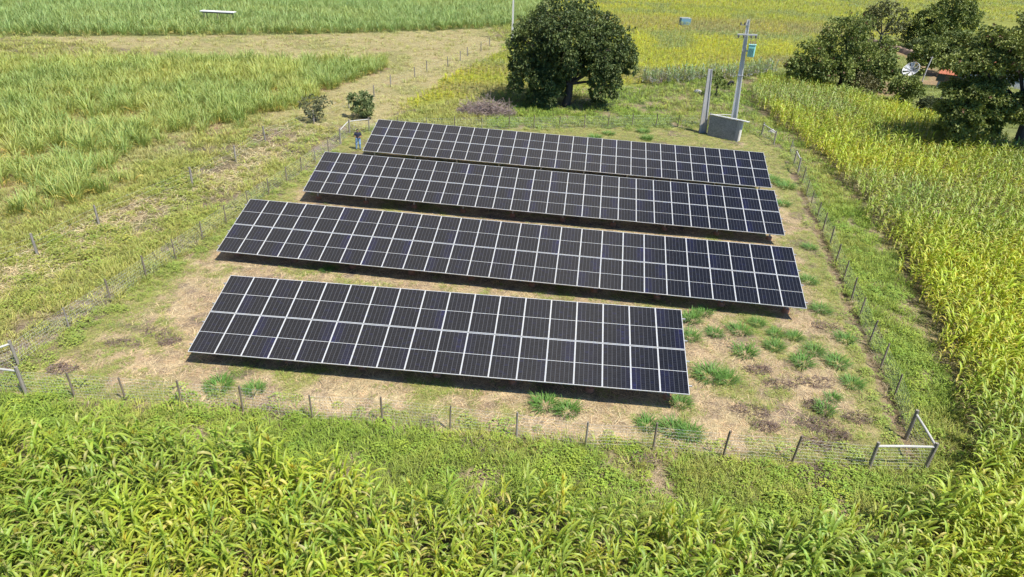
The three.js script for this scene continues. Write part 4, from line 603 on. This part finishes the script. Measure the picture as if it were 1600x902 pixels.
// bright tussocks on the mown ground
{
  const tg = [0, 1, 2].map((k) => tuftGeometry(701 + k, 170, 0.55, 0.024, 0.36, 1.25));
  const spots = [[-11.7, -21.4, 1], [-10.2, -21.2, 0.75], [1.6, -21.3, 1], [2.5, -21.0, 0.9], [8.9, -23.9, 1.2], [9.6, -23.7, 0.9], [5.6, -20.4, 0.8], [6.6, -20.2, 0.95], [7.2, -20.0, 0.9], [9.1, -28.7, 1], [8.7, -27.0, 0.9], [10.0, -27.5, 0.8], [11.3, -27.8, 1], [12.4, -28.6, 0.75], [11.0, -25.9, 1], [13.0, -27.7, 0.75], [12.6, -26.5, 0.85], [13.9, -27.5, 0.7], [13.5, -25.4, 1], [14.4, -26.3, 0.85], [15.2, -25.5, 1], [16.4, -27.5, 0.9], [15.2, -23.9, 0.85], [13.9, -22.8, 0.6], [13.2, -21.9, 0.8], [16.8, -33.6, 0.9], [16.3, -30.4, 0.9], [18.6, -38.3, 0.8], [20.2, -50.9, 1.2], [20.9, -49.6, 1.3], [19.4, -45.7, 1], [7.2, -21.9, 0.8], [6.9, -60.2, 1.1], [11.8, -63.3, 1.1], [11.8, -60.9, 1], [8.3, -61.9, 1], [9.9, -29.4, 0.8], [-10.1, -31.8, 0.6], [5.2, -37.1, 0.7], [3.5, -37.2, 0.6]];
  const R = rng(710);
  spots.forEach(([x, z, s], k) => { const o = topMesh('grass_tussock', tg[k % 3], M.tussock, 'bright green grass tussock on the mown ground inside the fence', 'grass tussock', [x, 0, z], 'bright tussocks inside the fence'); o.rotation.y = R() * 6.28; o.scale.set(s * 1.15, s * (0.7 + R() * 0.3), s * 1.15); });
}

// ---------------------------------------------------------------- person
{
  const J = { hip: [0, 0.93, 0], chest: [0, 1.3, 0.0], neck: [0, 1.45, 0.01], head: [0, 1.6, 0.045] };
  const cap = (p, a, b, ra, rb) => { const bx = b[0] - a[0], by = b[1] - a[1], bz = b[2] - a[2], px = p[0] - a[0], py = p[1] - a[1], pz = p[2] - a[2]; const t = Math.min(1, Math.max(0, (px * bx + py * by + pz * bz) / (bx * bx + by * by + bz * bz))); return Math.hypot(px - bx * t, py - by * t, pz - bz * t) - lerp(ra, rb, t); };
  const smin = (a, b, k) => { const h = Math.max(0, k - Math.abs(a - b)) / k; return Math.min(a, b) - h * h * k * 0.25; };
  const ell = (p, c, r) => { const k = Math.hypot((p[0] - c[0]) / r[0], (p[1] - c[1]) / r[1], (p[2] - c[2]) / r[2]); return (k - 1) * Math.min(...r); };
  function mesh(fn, c, half, res) {
    const mc = new MarchingCubes(res, new THREE.MeshBasicMaterial(), false, false, 120000); mc.isolation = 0; const f = mc.field;
    for (let k = 0; k < res; k++) for (let j = 0; j < res; j++) for (let i = 0; i < res; i++) { const h = res / 2; f[k * res * res + j * res + i] = -fn([c[0] + ((i - h) / h) * half, c[1] + ((j - h) / h) * half, c[2] + ((k - h) / h) * half]); }
    mc.update(); const n = mc.count, g = new THREE.BufferGeometry(), p = new Float32Array(n * 3); for (let q = 0; q < n; q++) { p[q * 3] = c[0] + mc.positionArray[q * 3] * half; p[q * 3 + 1] = c[1] + mc.positionArray[q * 3 + 1] * half; p[q * 3 + 2] = c[2] + mc.positionArray[q * 3 + 2] * half; }
    g.setAttribute('position', new THREE.BufferAttribute(p, 3)); const w = mergeVertices(g, 1e-4); w.computeVertexNormals(); return w;
  }
  const S = [-1, 1], sh = (s) => [s * 0.185, 1.40, 0], el = (s) => [s * 0.30, 1.13, 0.06], wr = (s) => [s * 0.105, 1.10, 0.27], hp = (s) => [s * 0.095, 0.92, 0], kn = (s) => [s * (s < 0 ? 0.15 : 0.12), 0.50, s < 0 ? 0.06 : 0.02], an = (s) => [s * (s < 0 ? 0.17 : 0.13), 0.09, s < 0 ? 0.02 : -0.05];
  const torso = (p, o) => { let d = cap(p, [0, 0.95, 0], [0, 1.12, 0], 0.135 + o, 0.125 + o); d = smin(d, cap(p, [-0.09, 1.32, 0], [0.09, 1.32, 0], 0.115 + o, 0.115 + o), 0.16); return d; };
  const legs = (p, o, cut = -1) => Math.min(...S.map((s) => smin(cap(p, hp(s), kn(s), 0.098 + o, 0.068 + o), cap(p, kn(s), an(s), 0.066 + o, 0.044 + o), 0.05)));
  const headF = (p) => { let d = ell(p, [0, 1.6, 0.04], [0.078, 0.115, 0.095]); d = smin(d, ell(p, [0, 1.53, 0.07], [0.05, 0.05, 0.055]), 0.04); d = smin(d, cap(p, [0, 1.605, 0.13], [0, 1.575, 0.15], 0.008, 0.016), 0.02); for (const s of S) d = smin(d, ell(p, [s * 0.08, 1.6, 0.035], [0.014, 0.032, 0.02]), 0.012); d = Math.max(d, -ell(p, [-0.032, 1.612, 0.135], [0.016, 0.01, 0.012])); d = Math.max(d, -ell(p, [0.032, 1.612, 0.135], [0.016, 0.01, 0.012])); d = Math.max(d, -ell(p, [0, 1.535, 0.13], [0.022, 0.004, 0.012])); return d; };
  const handF = (p, s) => { const w = wr(s), q = [w[0] - s * 0.03, w[1] - 0.005, w[2] + 0.05]; let d = smin(cap(p, w, q, 0.026, 0.03), ell(p, q, [0.026, 0.038, 0.04]), 0.02); for (let k = 0; k < 4; k++) { const y = q[1] + 0.03 - k * 0.02, L = [0.034, 0.04, 0.037, 0.028][k], a = [q[0], y, q[2] + 0.025], b = [q[0] - s * 0.008, y - 0.004, q[2] + 0.025 + L], c = [q[0] - s * 0.036, y - 0.006, q[2] + 0.03 + L]; d = smin(d, Math.min(cap(p, a, b, 0.0095, 0.009), cap(p, b, c, 0.009, 0.008)), 0.008); } d = smin(d, Math.min(cap(p, [q[0] - s * 0.012, q[1] + 0.02, q[2] - 0.01], [q[0] - s * 0.035, q[1] + 0.05, q[2] + 0.015], 0.012, 0.01), cap(p, [q[0] - s * 0.035, q[1] + 0.05, q[2] + 0.015], [q[0] - s * 0.045, q[1] + 0.045, q[2] + 0.04], 0.01, 0.008)), 0.01); return d; };
  const skinF = (p) => { let d = torso(p, -0.012); d = smin(d, legs(p, -0.012), 0.05); for (const s of S) d = smin(d, Math.min(cap(p, sh(s), el(s), 0.052, 0.042), cap(p, el(s), wr(s), 0.041, 0.027)), 0.05); d = smin(d, cap(p, [0, 1.38, 0], [0, 1.53, 0.025], 0.058, 0.052), 0.05); d = smin(d, ell(p, [0, 1.6, 0.04], [0.07, 0.105, 0.085]), 0.02); for (const s of S) { d = smin(d, cap(p, an(s), [an(s)[0] + s * 0.02, 0.035, an(s)[2] + 0.13], 0.036, 0.03), 0.03); } return d; };
  const body = mergeGeometries([mesh(skinF, [0, 0.87, 0.05], 0.9, 110), mesh(headF, [0, 1.59, 0.05], 0.16, 64), mesh((p) => handF(p, 1), [wr(1)[0] - 0.03, wr(1)[1], wr(1)[2] + 0.06], 0.12, 64), mesh((p) => handF(p, -1), [wr(-1)[0] + 0.03, wr(-1)[1], wr(-1)[2] + 0.06], 0.12, 64)]);
  const pr = thing('person', 'person in dark shirt and light blue jeans standing and holding a remote controller', 'person', [-13.3, 0.01, -53.3]); pr.rotation.y = 0.12;
  part('body', body, std(0.27, 0.15, 0.095, 0.6), pr);
  const shirtF = (p) => { let d = torso(p, 0.012); for (const s of S) { const e = el(s), a = sh(s), m = [lerp(a[0], e[0], 0.62), lerp(a[1], e[1], 0.62), lerp(a[2], e[2], 0.62)]; d = smin(d, cap(p, a, m, 0.072, 0.066), 0.06); } d = Math.max(d, 0.9 - p[1]); return Math.max(d, p[1] - 1.455); };
  part('shirt', mesh(shirtF, [0, 1.15, 0.03], 0.42, 72), std(0.022, 0.025, 0.045, 0.9), pr);
  const jeansF = (p) => { let d = smin(legs(p, 0.014), cap(p, [-0.04, 0.93, 0], [0.04, 0.93, 0], 0.135, 0.135), 0.08); d = Math.max(d, p[1] - 0.985); return Math.max(d, 0.075 - p[1]); };
  part('jeans', mesh(jeansF, [0, 0.52, 0], 0.52, 80), std(0.22, 0.36, 0.55, 0.9), pr);
  part('hair', mesh((p) => Math.max(ell(p, [0, 1.62, 0.032], [0.092, 0.112, 0.106]), (p[2] - 0.07 - (p[1] - 1.63) * 1.4) * 0.6), [0, 1.62, 0.03], 0.16, 48), std(0.015, 0.012, 0.01, 0.7), pr);
  for (const s of S) { const a = an(s); part('shoe', mesh((p) => Math.max(smin(cap(p, [a[0], 0.05, a[2] - 0.02], [a[0] + s * 0.02, 0.042, a[2] + 0.14], 0.05, 0.045), cap(p, [a[0], 0.1, a[2]], [a[0], 0.05, a[2]], 0.05, 0.05), 0.03), -p[1] + 0.001), [a[0], 0.06, a[2] + 0.05], 0.2, 44), std(0.05, 0.045, 0.045, 0.8), pr); }
  const rc = thing('remote_controller', 'small grey remote controller held in the hands of the standing person', 'controller', [-13.3, 1.1, -53.3]); rc.rotation.y = 0.12;
  const bd = part('case', new RoundedBoxGeometry(0.15, 0.035, 0.09, 3, 0.012), std(0.18, 0.18, 0.19, 0.5), rc); bd.position.set(0, 0.0, 0.335);
  const scn = part('phone', new RoundedBoxGeometry(0.15, 0.085, 0.01, 2, 0.004), std(0.02, 0.02, 0.025, 0.15), rc); scn.position.set(0, 0.06, 0.385); scn.rotation.x = -0.5;
  for (const s of S) { const j = part('joystick', new THREE.CylinderGeometry(0.006, 0.006, 0.02, 8), std(0.05, 0.05, 0.05, 0.5), rc); j.position.set(s * 0.045, 0.027, 0.33); }
}

renderer.render(scene, camera);
